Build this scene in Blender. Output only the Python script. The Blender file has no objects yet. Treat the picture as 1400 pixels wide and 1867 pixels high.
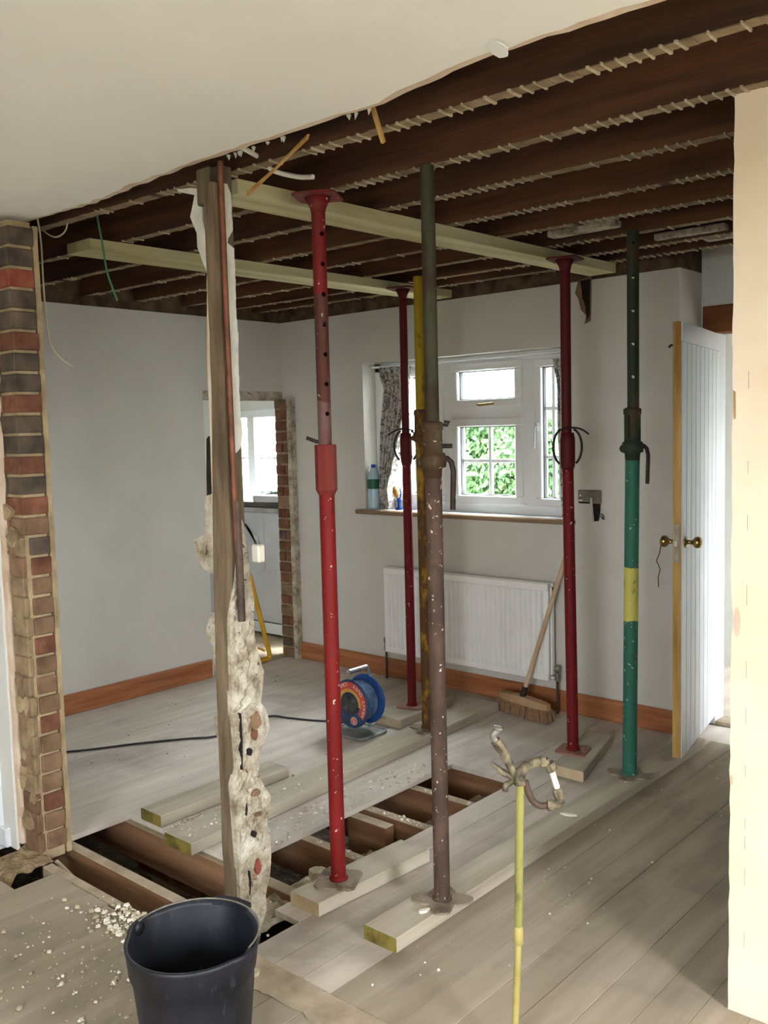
import bpy, bmesh, math, random
from math import sin, cos, pi, radians
from mathutils import Vector, Matrix, noise

random.seed(7)
S = bpy.context.scene
COL = S.collection

# ------------------------------------------------------------------ camera
YAW, PITCH, ROLL, FPX, EYE = 0.72425, 0.08671, -0.02545, 1704.7, 1.56
fw = Vector((-sin(YAW) * cos(PITCH), cos(YAW) * cos(PITCH), -sin(PITCH)))
rt = Vector((cos(YAW), sin(YAW), 0)); up = rt.cross(fw)
r2 = cos(ROLL) * rt + sin(ROLL) * up; u2 = -sin(ROLL) * rt + cos(ROLL) * up
cam = bpy.data.cameras.new('camera'); camo = bpy.data.objects.new('camera', cam); COL.objects.link(camo)
camo.matrix_world = Matrix(((r2.x, u2.x, -fw.x, 0), (r2.y, u2.y, -fw.y, 0), (r2.z, u2.z, -fw.z, EYE), (0, 0, 0, 1)))
cam.sensor_fit = 'VERTICAL'; cam.sensor_height = 36.0; cam.lens = FPX / 1867 * 36.0
cam.clip_start = 0.02
S.camera = camo

# ------------------------------------------------------------------ sky, daylight, exposure
S.view_settings.view_transform = 'Standard'; S.view_settings.look = 'None'
S.view_settings.gamma = 1.0; S.view_settings.use_curve_mapping = False
S.view_settings.exposure = 5.2
w = bpy.data.worlds.new('overcast_sky'); S.world = w; w.use_nodes = True
nt = w.node_tree; nt.nodes.clear()
out = nt.nodes.new('ShaderNodeOutputWorld'); bg = nt.nodes.new('ShaderNodeBackground')
tc = nt.nodes.new('ShaderNodeTexCoord'); sp = nt.nodes.new('ShaderNodeSeparateXYZ'); rp = nt.nodes.new('ShaderNodeValToRGB')
nt.links.new(tc.outputs['Generated'], sp.inputs[0]); nt.links.new(sp.outputs['Z'], rp.inputs[0])
rp.color_ramp.elements[0].position = 0.0; rp.color_ramp.elements[0].color = (0.52, 0.54, 0.55, 1)
rp.color_ramp.elements[1].position = 0.9; rp.color_ramp.elements[1].color = (1.16, 1.22, 1.28, 1)
nt.links.new(rp.outputs[0], bg.inputs['Color']); bg.inputs['Strength'].default_value = 1.5
nt.links.new(bg.outputs[0], out.inputs['Surface'])


def portal(name, center, direction, sx, sy):          # guides daylight sampling through a real opening
    l = bpy.data.lights.new(name, 'AREA'); l.shape = 'RECTANGLE'; l.size = sx; l.size_y = sy
    l.cycles.is_portal = True
    o = bpy.data.objects.new(name, l); COL.objects.link(o); o.location = center
    o.rotation_euler = Vector(direction).to_track_quat('-Z', 'Z').to_euler()


portal('daylight_main_window', (-3.31, 4.66, 1.52), (0, -1, 0), 1.55, 0.98)
portal('daylight_glazed_door', (1.74, 1.2, 1.4), (-1, 0, 0), 0.8, 1.2)
portal('daylight_hall_window', (0.17, 5.42, 1.2), (-1, 0, 0), 0.6, 1.2)
portal('daylight_front_window', (0.0, -2.32, 1.5), (0, 1, 0), 1.4, 1.1)
portal('daylight_utility_window', (-6.1, 5.42, 1.35), (0, -1, 0), 1.0, 0.9)
S.cycles.max_bounces = 10; S.cycles.diffuse_bounces = 6; S.cycles.glossy_bounces = 4
S.cycles.transparent_max_bounces = 12
S.cycles.caustics_reflective = False; S.cycles.caustics_refractive = False
S.cycles.sample_clamp_indirect = 8.0
S.cycles.use_denoising = True


# ------------------------------------------------------------------ materials
def lin(r, g, b):
    f = lambda c: (c / 255 / 12.92) if c / 255 <= 0.04045 else ((c / 255 + 0.055) / 1.055) ** 2.4
    return (f(r), f(g), f(b), 1)


class NT:
    def __init__(s, name, rough=0.8, metal=0.0, spec=0.3):
        s.m = bpy.data.materials.new(name); s.m.use_nodes = True; s.t = s.m.node_tree
        s.b = s.t.nodes['Principled BSDF']
        s.b.inputs['Roughness'].default_value = rough; s.b.inputs['Metallic'].default_value = metal
        s.b.inputs['Specular IOR Level'].default_value = spec

    def n(s, typ, **kw):
        k = s.t.nodes.new(typ)
        for a, v in kw.items(): setattr(k, a, v)
        return k

    def l(s, a, b): s.t.links.new(a, b)

    def coord(s, scale=(1, 1, 1), kind='Object'):
        c = s.n('ShaderNodeTexCoord'); m = s.n('ShaderNodeMapping'); m.inputs['Scale'].default_value = scale
        s.l(c.outputs[kind], m.inputs['Vector']); return m.outputs[0]

    def noise(s, vec, scale, detail=4, rough=0.55, dist=0.0):
        k = s.n('ShaderNodeTexNoise'); k.inputs['Scale'].default_value = scale; k.inputs['Detail'].default_value = detail
        k.inputs['Roughness'].default_value = rough; k.inputs['Distortion'].default_value = dist
        s.l(vec, k.inputs['Vector']); return k.outputs[0]

    def ramp(s, fac, stops, const=False):
        k = s.n('ShaderNodeValToRGB'); e = k.color_ramp.elements
        if const: k.color_ramp.interpolation = 'CONSTANT'
        while len(e) < len(stops): e.new(0.5)
        for i, (p, c) in enumerate(stops):
            e[i].position = p; e[i].color = c if len(c) == 4 else (*c, 1)
        s.l(fac, k.inputs[0]); return k.outputs[0]

    def mix(s, fac, a, b, mode='MIX'):
        k = s.n('ShaderNodeMix'); k.data_type = 'RGBA'; k.blend_type = mode
        for v, i in ((fac, 0), (a, 6), (b, 7)):
            if hasattr(v, 'node'): s.l(v, k.inputs[i])
            else: k.inputs[i].default_value = v
        return k.outputs[2]

    def bump(s, h, strength=0.3, dist=0.01):
        k = s.n('ShaderNodeBump'); k.inputs['Strength'].default_value = strength; k.inputs['Distance'].default_value = dist
        s.l(h, k.inputs['Height']); s.l(k.outputs[0], s.b.inputs['Normal'])

    def col(s, c):
        if hasattr(c, 'node'): s.l(c, s.b.inputs['Base Color'])
        else: s.b.inputs['Base Color'].default_value = c
        return s


BW = lambda v: (v, v, v, 1)
M = {}


def mat_mottle(name, c1, c2, scale=6, rough=0.85, bump=0.15, bscale=60, vec=(1, 1, 1), lo=0.35, hi=0.65, bdist=0.004, rnd=0.0, spec=0.3, metal=0.0):
    k = NT(name, rough, metal, spec); v = k.coord(vec)
    c = k.ramp(k.noise(v, scale, 6), [(lo, c1), (hi, c2)])
    if rnd:
        oi = k.n('ShaderNodeObjectInfo')
        r = k.ramp(oi.outputs['Random'], [(0, BW(1 - rnd)), (1, BW(1.0))])
        c = k.mix(1.0, c, r, 'MULTIPLY')
    k.col(c)
    if bump: k.bump(k.noise(v, bscale, 5), bump, bdist)
    M[name] = k.m; return k


mat_mottle('wall_paint', lin(206, 203, 195), lin(213, 210, 203), 3, 0.9, 0.05, 40)
mat_mottle('wall_paint_white', lin(208, 208, 204), lin(216, 216, 212), 3, 0.9, 0.05, 40)
mat_mottle('ceiling_plaster', lin(234, 234, 230), lin(240, 240, 236), 2, 0.9, 0.04, 30)
mat_mottle('torn_plaster', lin(196, 172, 148), lin(219, 203, 184), 9, 0.95, 0.5, 50)
mat_mottle('raw_plaster', lin(138, 126, 104), lin(208, 198, 178), 11, 0.95, 0.9, 45, bdist=0.01)
mat_mottle('white_plaster', lin(196, 196, 184), lin(216, 216, 206), 14, 0.9, 0.4, 60)
mat_mottle('mortar', lin(150, 132, 102), lin(184, 164, 130), 12, 0.95, 0.8, 70, bdist=0.006)
mat_mottle('dusty_mortar', lin(122, 104, 80), lin(160, 138, 108), 14, 0.95, 0.9, 50, bdist=0.01)
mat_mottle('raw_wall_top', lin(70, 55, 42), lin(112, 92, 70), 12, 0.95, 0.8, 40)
mat_mottle('brick_red', lin(110, 70, 55), lin(146, 100, 78), 16, 0.95, 0.6, 70, rnd=0.35)
mat_mottle('brick_bright', lin(134, 62, 50), lin(158, 94, 74), 16, 0.95, 0.6, 70)
mat_mottle('brick_dark', lin(78, 70, 64), lin(118, 102, 88), 12, 0.95, 0.6, 70, rnd=0.3)
mat_mottle('brick_dusty', lin(112, 86, 66), lin(152, 122, 96), 10, 0.95, 0.8, 60, rnd=0.25)
mat_mottle('joist_wood', lin(66, 44, 31), lin(112, 74, 52), 5, 0.85, 0.4, 50, vec=(0.25, 3, 3), rnd=0.35)
mat_mottle('joist_residue', lin(110, 92, 70), lin(158, 138, 110), 20, 0.95, 0.8, 60, lo=0.3, hi=0.7)
mat_mottle('lath_white', lin(158, 146, 122), lin(196, 186, 162), 20, 0.95, 0.4, 60)
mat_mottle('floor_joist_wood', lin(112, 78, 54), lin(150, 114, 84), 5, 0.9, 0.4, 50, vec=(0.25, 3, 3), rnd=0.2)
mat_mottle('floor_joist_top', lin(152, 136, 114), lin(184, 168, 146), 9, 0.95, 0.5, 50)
mat_mottle('treated_timber', lin(182, 174, 126), lin(220, 213, 174), 4, 0.85, 0.3, 50, vec=(3, 0.25, 3), rnd=0.08)
mat_mottle('plank_wood', lin(170, 160, 140), lin(194, 185, 168), 4, 0.92, 0.3, 45, vec=(4, 0.35, 4), rnd=0.08)
mat_mottle('plank_end', lin(84, 74, 30), lin(140, 126, 62), 12, 0.9, 0.4, 60)
mat_mottle('plank_end_pale', lin(186, 164, 132), lin(204, 184, 154), 12, 0.9, 0.4, 60)
mat_mottle('skirting_pine', lin(150, 92, 58), lin(182, 122, 80), 4, 0.45, 0.1, 60, vec=(0.6, 0.6, 8), spec=0.4)
mat_mottle('door_edge_pine', lin(160, 118, 62), lin(206, 170, 106), 6, 0.8, 0.2, 60, vec=(3, 3, 0.4))
mat_mottle('lintel_wood', lin(106, 62, 32), lin(146, 92, 52), 5, 0.8, 0.3, 60, vec=(0.4, 3, 3))
mat_mottle('stud_wood', lin(88, 74, 58), lin(128, 110, 88), 7, 0.95, 0.8, 50, vec=(3, 3, 0.5))
mat_mottle('grey_wood', lin(86, 78, 62), lin(120, 108, 88), 7, 0.95, 0.6, 50, vec=(3, 3, 0.5))
mat_mottle('white_upvc', lin(232, 234, 234), lin(238, 240, 240), 3, 0.35, 0, spec=0.5)
mat_mottle('grey_gasket', lin(70, 72, 74), lin(90, 92, 94), 6, 0.7, 0)
mat_mottle('white_gloss', lin(214, 218, 222), lin(224, 228, 232), 3, 0.4, 0.05, 60, spec=0.5)
mat_mottle('radiator_enamel', lin(240, 240, 238), lin(246, 246, 244), 3, 0.4, 0, spec=0.5)
mat_mottle('copper', lin(96, 60, 46), lin(138, 88, 64), 14, 0.55, 0.2, 60, metal=0.3)
mat_mottle('dark_pipe', lin(60, 48, 42), lin(90, 72, 60), 20, 0.6, 0.2, 60)
mat_mottle('chrome', lin(190, 190, 190), lin(205, 205, 205), 9, 0.25, 0, metal=0.9)
mat_mottle('galvanised', lin(128, 130, 130), lin(156, 158, 158), 14, 0.5, 0.05, 80, metal=0.4)
mat_mottle('brass', lin(150, 124, 72), lin(182, 156, 96), 10, 0.25, 0, metal=0.9)
mat_mottle('black_rubber', lin(20, 21, 26), lin(38, 40, 48), 5, 0.55, 0.15, 40, lo=0.4, hi=0.75, spec=0.45)
mat_mottle('black_cable', lin(38, 38, 42), lin(52, 52, 58), 9, 0.6, 0)
mat_mottle('grey_cable', lin(70, 96, 140), lin(120, 146, 186), 30, 0.5, 0.1, 60)
mat_mottle('reel_blue', lin(24, 58, 118), lin(40, 82, 150), 9, 0.45, 0.05, 60)
mat_mottle('reel_navy', lin(40, 62, 96), lin(60, 84, 120), 9, 0.5, 0.05, 60)
mat_mottle('reel_red', lin(186, 70, 58), lin(206, 92, 76), 12, 0.5, 0)
mat_mottle('reel_orange', lin(196, 146, 72), lin(212, 164, 88), 12, 0.5, 0)
mat_mottle('reel_black', lin(42, 46, 52), lin(66, 72, 78), 12, 0.5, 0.1)
mat_mottle('print_white', lin(226, 216, 206), lin(236, 228, 220), 12, 0.6, 0)
mat_mottle('broom_wood', lin(190, 160, 128), lin(214, 188, 158), 6, 0.75, 0.1, 60)
mat_mottle('broom_head_wood', lin(170, 136, 100), lin(196, 164, 128), 6, 0.8, 0.1, 60)
mat_mottle('broom_bristle', lin(122, 92, 68), lin(152, 120, 92), 40, 0.9, 0.5, 120, vec=(3, 3, 0.6))
mat_mottle('gas_yellow', lin(150, 138, 78), lin(170, 158, 98), 10, 0.6, 0.15, 60)
mat_mottle('yellow_steel', lin(196, 146, 30), lin(214, 168, 48), 10, 0.45, 0.05, 60)
mat_mottle('old_brass', lin(58, 52, 40), lin(136, 124, 100), 45, 0.6, 0.5, 120, metal=0.25)
mat_mottle('dark_iron', lin(40, 32, 30), lin(62, 50, 46), 20, 0.6, 0.2, 80, metal=0.3)
mat_mottle('green_wire', lin(70, 130, 92), lin(84, 146, 104), 5, 0.5, 0)
mat_mottle('white_plastic', lin(212, 206, 192), lin(226, 220, 208), 5, 0.5, 0)
mat_mottle('cream_plastic', lin(190, 178, 152), lin(206, 194, 170), 5, 0.6, 0)
mat_mottle('bottle_plastic', lin(176, 206, 220), lin(206, 226, 236), 8, 0.15, 0.2, 20, spec=0.6)
mat_mottle('bottle_label', lin(34, 96, 66), lin(46, 116, 80), 8, 0.4, 0)
mat_mottle('cap_blue', lin(30, 74, 160), lin(36, 84, 172), 8, 0.4, 0)
mat_mottle('gold_paint', lin(186, 140, 70), lin(206, 164, 96), 30, 0.4, 0.2)
mat_mottle('soil', lin(52, 44, 36), lin(92, 80, 64), 8, 1.0, 1.0, 20, bdist=0.03)
mat_mottle('rubble', lin(150, 138, 114), lin(206, 196, 172), 14, 1.0, 0.6, 60, lo=0.3, hi=0.7)
mat_mottle('crumb_white', lin(214, 206, 188), lin(240, 234, 220), 30, 0.95, 0.3, 90)
mat_mottle('steel_box', lin(118, 116, 106), lin(146, 144, 134), 25, 0.5, 0.1, 80, metal=0.5)
mat_mottle('dark_hole', lin(28, 23, 20), lin(46, 38, 32), 25, 0.95, 0.4, 80)
mat_mottle('worktop', lin(150, 148, 146), lin(176, 174, 172), 12, 0.6, 0.05)
mat_mottle('panel_grey', lin(186, 188, 194), lin(196, 198, 204), 4, 0.6, 0)
mat_mottle('plant_green', lin(52, 108, 48), lin(92, 150, 78), 12, 0.6, 0)
mat_mottle('dark_board', lin(66, 60, 56), lin(96, 90, 86), 6, 0.7, 0.1)
mat_mottle('paving', lin(78, 76, 70), lin(96, 93, 86), 2, 1.0, 0.3, 20)
mat_mottle('lawn_wall', lin(226, 226, 220), lin(236, 236, 230), 8, 1.0, 0.1)
mat_mottle('window_board_edge', lin(132, 106, 84), lin(158, 130, 104), 5, 0.7, 0.1, vec=(0.4, 3, 3))

# dusty floorboards in three tones: long grain, pinkish-grey dust and irregular stains
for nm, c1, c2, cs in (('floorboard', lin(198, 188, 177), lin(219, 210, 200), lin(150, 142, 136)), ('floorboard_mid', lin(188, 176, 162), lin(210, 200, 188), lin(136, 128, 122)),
                       ('floorboard_dark', lin(150, 137, 119), lin(176, 163, 145), lin(104, 97, 90))):
    k = NT(nm, 0.93, 0, 0.2)
    g = k.ramp(k.noise(k.coord((5, 0.35, 1)), 3.0, 6), [(0.3, c1), (0.7, c2)])
    st = k.ramp(k.noise(k.coord((1, 0.8, 1)), 2.2, 5, 0.6, 0.4), [(0.50, BW(0)), (0.70, BW(0.6))])
    g = k.mix(st, g, cs)
    oi = k.n('ShaderNodeObjectInfo')
    g = k.mix(1.0, g, k.ramp(oi.outputs['Random'], [(0, BW(0.94)), (1, BW(1))]), 'MULTIPLY')
    k.col(g); k.bump(k.noise(k.coord((5, 0.35, 1)), 30, 4), 0.15, 0.002); M[nm] = k.m
k = NT('floorboard_near', 0.93, 0, 0.2)
v = k.coord((5, 0.35, 1), 'Object')
g = k.ramp(k.noise(v, 3.0, 6), [(0.3, lin(150, 139, 120)), (0.7, lin(172, 161, 142))])
st = k.ramp(k.noise(k.coord((1, 0.8, 1)), 2.8, 5, 0.6, 0.4), [(0.5, BW(0)), (0.7, BW(0.6))])
g = k.mix(st, g, lin(92, 90, 88))
oi = k.n('ShaderNodeObjectInfo')
g = k.mix(1.0, g, k.ramp(oi.outputs['Random'], [(0, BW(0.9)), (1, BW(1))]), 'MULTIPLY')
k.col(g); k.bump(k.noise(v, 30, 4), 0.2, 0.002); M['floorboard_near'] = k.m

k = NT('raw_plaster', 0.95, 0, 0.2); v = k.coord()
g = k.ramp(k.noise(v, 13, 6, 0.65), [(0.32, lin(132, 118, 96)), (0.5, lin(188, 178, 158)), (0.66, lin(216, 210, 196))])
a = k.ramp(k.noise(k.coord((1, 1, 0.8)), 19, 4, 0.6, 0.8), [(0.62, BW(0)), (0.68, BW(0.75))])
g = k.mix(a, g, lin(150, 108, 80))
a = k.ramp(k.noise(k.coord((1.3, 1, 1)), 33, 3), [(0.66, BW(0)), (0.70, BW(0.8))])
g = k.mix(a, g, lin(70, 62, 54))
k.col(g); k.bump(k.noise(v, 50, 6, 0.65), 1.0, 0.012); M['raw_plaster'] = k.m

# beige lining paper with stains
k = NT('lining_paper', 0.9, 0, 0.2); v = k.coord()
g = k.ramp(k.noise(v, 2.5, 4), [(0.35, lin(226, 206, 176)), (0.65, lin(236, 222, 200))])
k.col(g); k.bump(k.noise(v, 40, 4), 0.08, 0.002); M['lining_paper'] = k.m

# gathered curtain print
k = NT('curtain_print', 0.9, 0, 0.1); v = k.coord((1, 1, 1))
a = k.ramp(k.noise(v, 22, 3, 0.6, 1.2), [(0.5, BW(0)), (0.58, BW(1))])
b = k.ramp(k.noise(v, 48, 3, 0.6, 0.6), [(0.55, BW(0)), (0.62, BW(0.7))])
g = k.mix(a, lin(206, 203, 196), lin(128, 120, 116)); g = k.mix(b, g, lin(96, 92, 92)); k.col(g)
M['curtain_print'] = k.m

# scuffed black rubber
k = NT('black_rubber', 0.5, 0, 0.4); v = k.coord((1, 1, 0.25))
g = k.ramp(k.noise(v, 6, 5), [(0.35, lin(20, 21, 27)), (0.7, lin(36, 38, 48))])
a = k.ramp(k.noise(v, 40, 8, 0.7), [(0.60, BW(0)), (0.75, BW(0.5))]); g = k.mix(a, g, lin(104, 106, 116))
k.col(g); k.bump(k.noise(k.coord(), 60, 4), 0.2, 0.003); M['black_rubber'] = k.m

# hedge leaves
k = NT('hedge_leaf', 0.6, 0, 0.3)
g = k.ramp(k.noise(k.coord((1, 1, 1)), 5.0, 6, 0.7), [(0.3, lin(34, 58, 28)), (0.5, lin(52, 86, 42)), (0.72, lin(94, 120, 70))])
k.col(g); M['hedge_leaf'] = k.m

# clear window glass
k = NT('window_glass', 0.02); t = k.t
tr = k.n('ShaderNodeBsdfTransparent'); tr.inputs[0].default_value = (0.96, 0.98, 0.97, 1)
gl = k.n('ShaderNodeBsdfGlossy'); gl.inputs['Roughness'].default_value = 0.03
mx = k.n('ShaderNodeMixShader'); mx.inputs[0].default_value = 0.05
k.l(tr.outputs[0], mx.inputs[1]); k.l(gl.outputs[0], mx.inputs[2])
k.l(mx.outputs[0], [n for n in t.nodes if n.type == 'OUTPUT_MATERIAL'][0].inputs[0]); M['window_glass'] = k.m


def paint(name, base, rust, amount, bands=(), rough=0.5, splash=0.0, scale=14):
    """Painted steel: paint, rust worn through, and colour bands at given heights of the prop."""
    k = NT(name, rough + .1, 0.0, 0.22); v = k.coord()
    c = k.ramp(k.noise(v, 5, 4), [(0.3, tuple(x * 0.82 for x in base[:3])), (0.7, base)])
    if bands:
        sx = k.n('ShaderNodeSeparateXYZ'); k.l(v, sx.inputs[0])
        wob = k.n('ShaderNodeMath', operation='MULTIPLY_ADD'); k.l(k.noise(v, 20, 2), wob.inputs[0]); wob.inputs[1].default_value = 0.03
        k.l(sx.outputs['Z'], wob.inputs[2])
        for z0, z1, bc in bands:
            a = k.n('ShaderNodeMath', operation='GREATER_THAN'); k.l(wob.outputs[0], a.inputs[0]); a.inputs[1].default_value = z0 + 0.015
            b = k.n('ShaderNodeMath', operation='LESS_THAN'); k.l(wob.outputs[0], b.inputs[0]); b.inputs[1].default_value = z1 + 0.015
            ab = k.n('ShaderNodeMath', operation='MULTIPLY'); k.l(a.outputs[0], ab.inputs[0]); k.l(b.outputs[0], ab.inputs[1])
            c = k.mix(ab.outputs[0], c, bc)
    r = k.ramp(k.noise(k.coord((1, 1, 0.45)), scale, 8, 0.65), [(0.62 - amount * 0.45, BW(0)), (0.72 - amount * 0.4, BW(1))])
    c = k.mix(r, c, rust)
    if splash:
        s = k.ramp(k.noise(v, 60, 2), [(0.70 - splash * 0.1, BW(0)), (0.74 - splash * 0.1, BW(1))])
        c = k.mix(s, c, lin(196, 184, 166))
    k.col(c); k.bump(k.noise(v, 90, 4), 0.25, 0.002); M[name] = k.m


RUST = lin(88, 56, 40); RUSTD = lin(74, 52, 44); BROWN = lin(98, 78, 66)
paint('red_outer', lin(122, 26, 25), lin(98, 36, 32), 0.12, splash=0.15)
paint('red_sleeve', lin(122, 46, 38), lin(110, 52, 40), 0.2)
paint('red_inner', lin(120, 30, 30), lin(98, 54, 46), 0.25, bands=[(1.4, 1.66, lin(108, 80, 76)), (1.66, 2.0, lin(84, 48, 40))], splash=0.2)
paint('crimson_outer', lin(114, 24, 28), lin(120, 40, 40), 0.08, splash=0.1)
paint('crimson_inner', lin(92, 28, 30), lin(80, 42, 40), 0.2)
paint('brown_outer', lin(92, 72, 62), lin(70, 56, 48), 0.35, splash=0.3, rough=0.7)
paint('drab_inner', lin(68, 68, 50), lin(56, 44, 34), 0.4, rough=0.65)
paint('collar_iron', lin(84, 76, 54), lin(70, 52, 36), 0.4, rough=0.6, splash=0.15)
paint('yellow_outer', lin(164, 126, 40), lin(92, 64, 38), 0.55, rough=0.65, scale=22)
paint('yellow_inner', lin(176, 148, 34), lin(110, 84, 34), 0.15)
paint('green_outer', lin(50, 108, 92), lin(72, 76, 60), 0.12, bands=[(0.73, 0.955, lin(190, 182, 92))], splash=0.25)
paint('green_inner', lin(50, 60, 48), lin(74, 60, 40), 0.3, rough=0.6)
paint('base_steel', lin(150, 136, 118), lin(112, 96, 82), 0.3, splash=0.3, rough=0.75)
paint('base_red', lin(164, 112, 100), lin(140, 112, 92), 0.35, splash=0.3, rough=0.7)
paint('gas_pipe_paint', lin(144, 140, 80), lin(78, 76, 50), 0.2, splash=0.0)


# ------------------------------------------------------------------ mesh helpers
class MB:
    def __init__(s): s.v = []; s.f = []; s.mi = []; s.cur = 0; s.smooth = []

    def add(s, vs, fs, smooth=False):
        o = len(s.v); s.v += [tuple(p) for p in vs]
        for f in fs: s.f.append([o + i for i in f]); s.mi.append(s.cur); s.smooth.append(smooth)
        return s

    def box(s, x0, x1, y0, y1, z0, z1):
        return s.add([(x0, y0, z0), (x1, y0, z0), (x1, y1, z0), (x0, y1, z0), (x0, y0, z1), (x1, y0, z1), (x1, y1, z1), (x0, y1, z1)],
                     [(3, 2, 1, 0), (4, 5, 6, 7), (0, 1, 5, 4), (1, 2, 6, 5), (2, 3, 7, 6), (3, 0, 4, 7)])

    def cbox(s, x0, x1, y0, y1, z0, z1, b=0.003):
        """box with chamfered long edges"""
        bm = bmesh.new(); bmesh.ops.create_cube(bm, size=1)
        for p in bm.verts: p.co = Vector((x0 + (p.co.x + .5) * (x1 - x0), y0 + (p.co.y + .5) * (y1 - y0), z0 + (p.co.z + .5) * (z1 - z0)))
        bmesh.ops.bevel(bm, geom=bm.edges[:], offset=b, segments=1, affect='EDGES')
        return s.bm(bm)

    def bm(s, bm, smooth=False):
        bm.verts.index_update(); s.add([p.co[:] for p in bm.verts], [[q.index for q in f.verts] for f in bm.faces], smooth); bm.free(); return s

    def tube(s, pts, r, n=10, caps=True, smooth=True):
        pts = [Vector(p) for p in pts]; rr = r if isinstance(r, (list, tuple)) else [r] * len(pts)
        t0 = (pts[1] - pts[0]).normalized(); a = t0.orthogonal().normalized(); rings = []
        for i, p in enumerate(pts):
            t = (pts[min(i + 1, len(pts) - 1)] - pts[max(i - 1, 0)]).normalized()
            a = (a - t * a.dot(t)).normalized(); b = t.cross(a)
            rings.append([p + rr[i] * (cos(2 * pi * j / n) * a + sin(2 * pi * j / n) * b) for j in range(n)])
        vs = [q for R in rings for q in R]; fs = []
        for i in range(len(pts) - 1):
            for j in range(n): fs.append((i * n + j, i * n + (j + 1) % n, (i + 1) * n + (j + 1) % n, (i + 1) * n + j))
        s.add(vs, fs, smooth)
        if caps: s.add(rings[0], [list(range(n))[::-1]]); s.add(rings[-1], [list(range(n))])
        return s

    def lathe(s, prof, c, n=24, axis=Vector((0, 0, 1)), smooth=True):
        axis = Vector(axis).normalized(); a = axis.orthogonal().normalized(); b = axis.cross(a); c = Vector(c)
        vs = []; fs = []
        for r, h in prof:
            for j in range(n): vs.append(c + axis * h + r * (cos(2 * pi * j / n) * a + sin(2 * pi * j / n) * b))
        for i in range(len(prof) - 1):
            for j in range(n): fs.append((i * n + j, i * n + (j + 1) % n, (i + 1) * n + (j + 1) % n, (i + 1) * n + j))
        shut = tuple(prof[0]) == tuple(prof[-1])
        if prof[0][0] > 1e-5 and not shut: fs.append(list(range(n))[::-1])
        if prof[-1][0] > 1e-5 and not shut: fs.append([(len(prof) - 1) * n + j for j in range(n)])
        return s.add(vs, fs, smooth)

    def prism(s, poly, fn, lo, hi):
        n = len(poly); vs = [fn(a, b, lo) for a, b in poly] + [fn(a, b, hi) for a, b in poly]
        fs = [list(range(n))[::-1], list(range(n, 2 * n))] + [(i, (i + 1) % n, n + (i + 1) % n, n + i) for i in range(n)]
        return s.add(vs, fs)

    def build(s, name, mats, parent=None, **props):
        me = bpy.data.meshes.new(name); me.from_pydata(s.v, [], s.f); me.validate()
        for m in (mats if isinstance(mats, (list, tuple)) else [mats]): me.materials.append(M[m])
        if len(me.polygons) == len(s.f):
            me.polygons.foreach_set('material_index', s.mi); me.polygons.foreach_set('use_smooth', s.smooth)
        bm = bmesh.new(); bm.from_mesh(me); bmesh.ops.recalc_face_normals(bm, faces=bm.faces[:]); bm.to_mesh(me); bm.free()
        o = bpy.data.objects.new(name, me); COL.objects.link(o); attach(o, parent)
        for kk, vv in props.items(): o[kk] = vv
        return o


def attach(o, parent):
    if parent is not None:
        o.parent = parent; o.matrix_parent_inverse = WORLD[parent.name].inverted() if parent.name in WORLD else Matrix()
    WORLD[o.name] = Matrix()


WORLD = {}


def empty(name, loc, **props):
    o = bpy.data.objects.new(name, None); COL.objects.link(o); o.location = loc; o.empty_display_size = 0.1
    WORLD[o.name] = Matrix.Translation(loc)
    for kk, vv in props.items(): o[kk] = vv
    return o


def thing(name, label, cat, loc, group=None):
    o = empty(name, loc, label=label, category=cat)
    if group: o['group'] = group
    return o


def struct(name, loc=(0, 0, 0)): return empty(name, loc, kind='structure')


def tag(o, label, cat, group=None):
    o['label'] = label; o['category'] = cat
    if group: o['group'] = group
    return o


XZ = lambda a, b, c: (a, c, b)      # polygon drawn in X,Z, extruded along Y
YZ = lambda a, b, c: (c, a, b)
XY = lambda a, b, c: (a, b, c)
R = random.uniform


def ragged(p0, p1, n, amp, seed):
    random.seed(seed); out = []
    for i in range(n + 1):
        t = i / n; out.append((p0[0] + (p1[0] - p0[0]) * t + R(-amp, amp), p0[1] + (p1[1] - p0[1]) * t + R(-amp, amp)))
    return out


# ------------------------------------------------------------------ floor: boards, joists, the opened trench
floor = struct('floor')
MB().box(-4.9, 1.8, -2.4, 5.9, -0.62, -0.55).build('earth_below_floor', 'soil', floor)
o = MB()
o.box(-7.2, 1.75, -2.4, -2.2, -0.86, -0.02); o.box(-7.2, 1.75, 5.86, 6.0, -0.86, -0.02); o.box(-7.2, -7.0, -2.4, 6.0, -0.86, -0.02); o.box(1.62, 1.75, -2.4, 6.0, -0.86, -0.02)
o.box(-3.74, -3.582, -2.4, 1.5, -0.86, -0.021); o.box(-4.95, -3.582, 1.45, 1.62, -0.86, -0.021); o.box(-4.95, -4.81, 1.5, 5.9, -0.86, -0.021)
o.build('foundation', 'brick_dusty', floor)
BWID = 0.117
gap = 0.0007


def board(x0, x1, y0, y1, mat):
    if y1 - y0 < 0.02: return
    dz = R(-0.0012, 0.0012)
    MB().cbox(x0 + gap, x1 - gap, y0 + gap, y1 - gap, -0.02, dz, 0.0009).build('floorboard', mat, floor)


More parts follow.
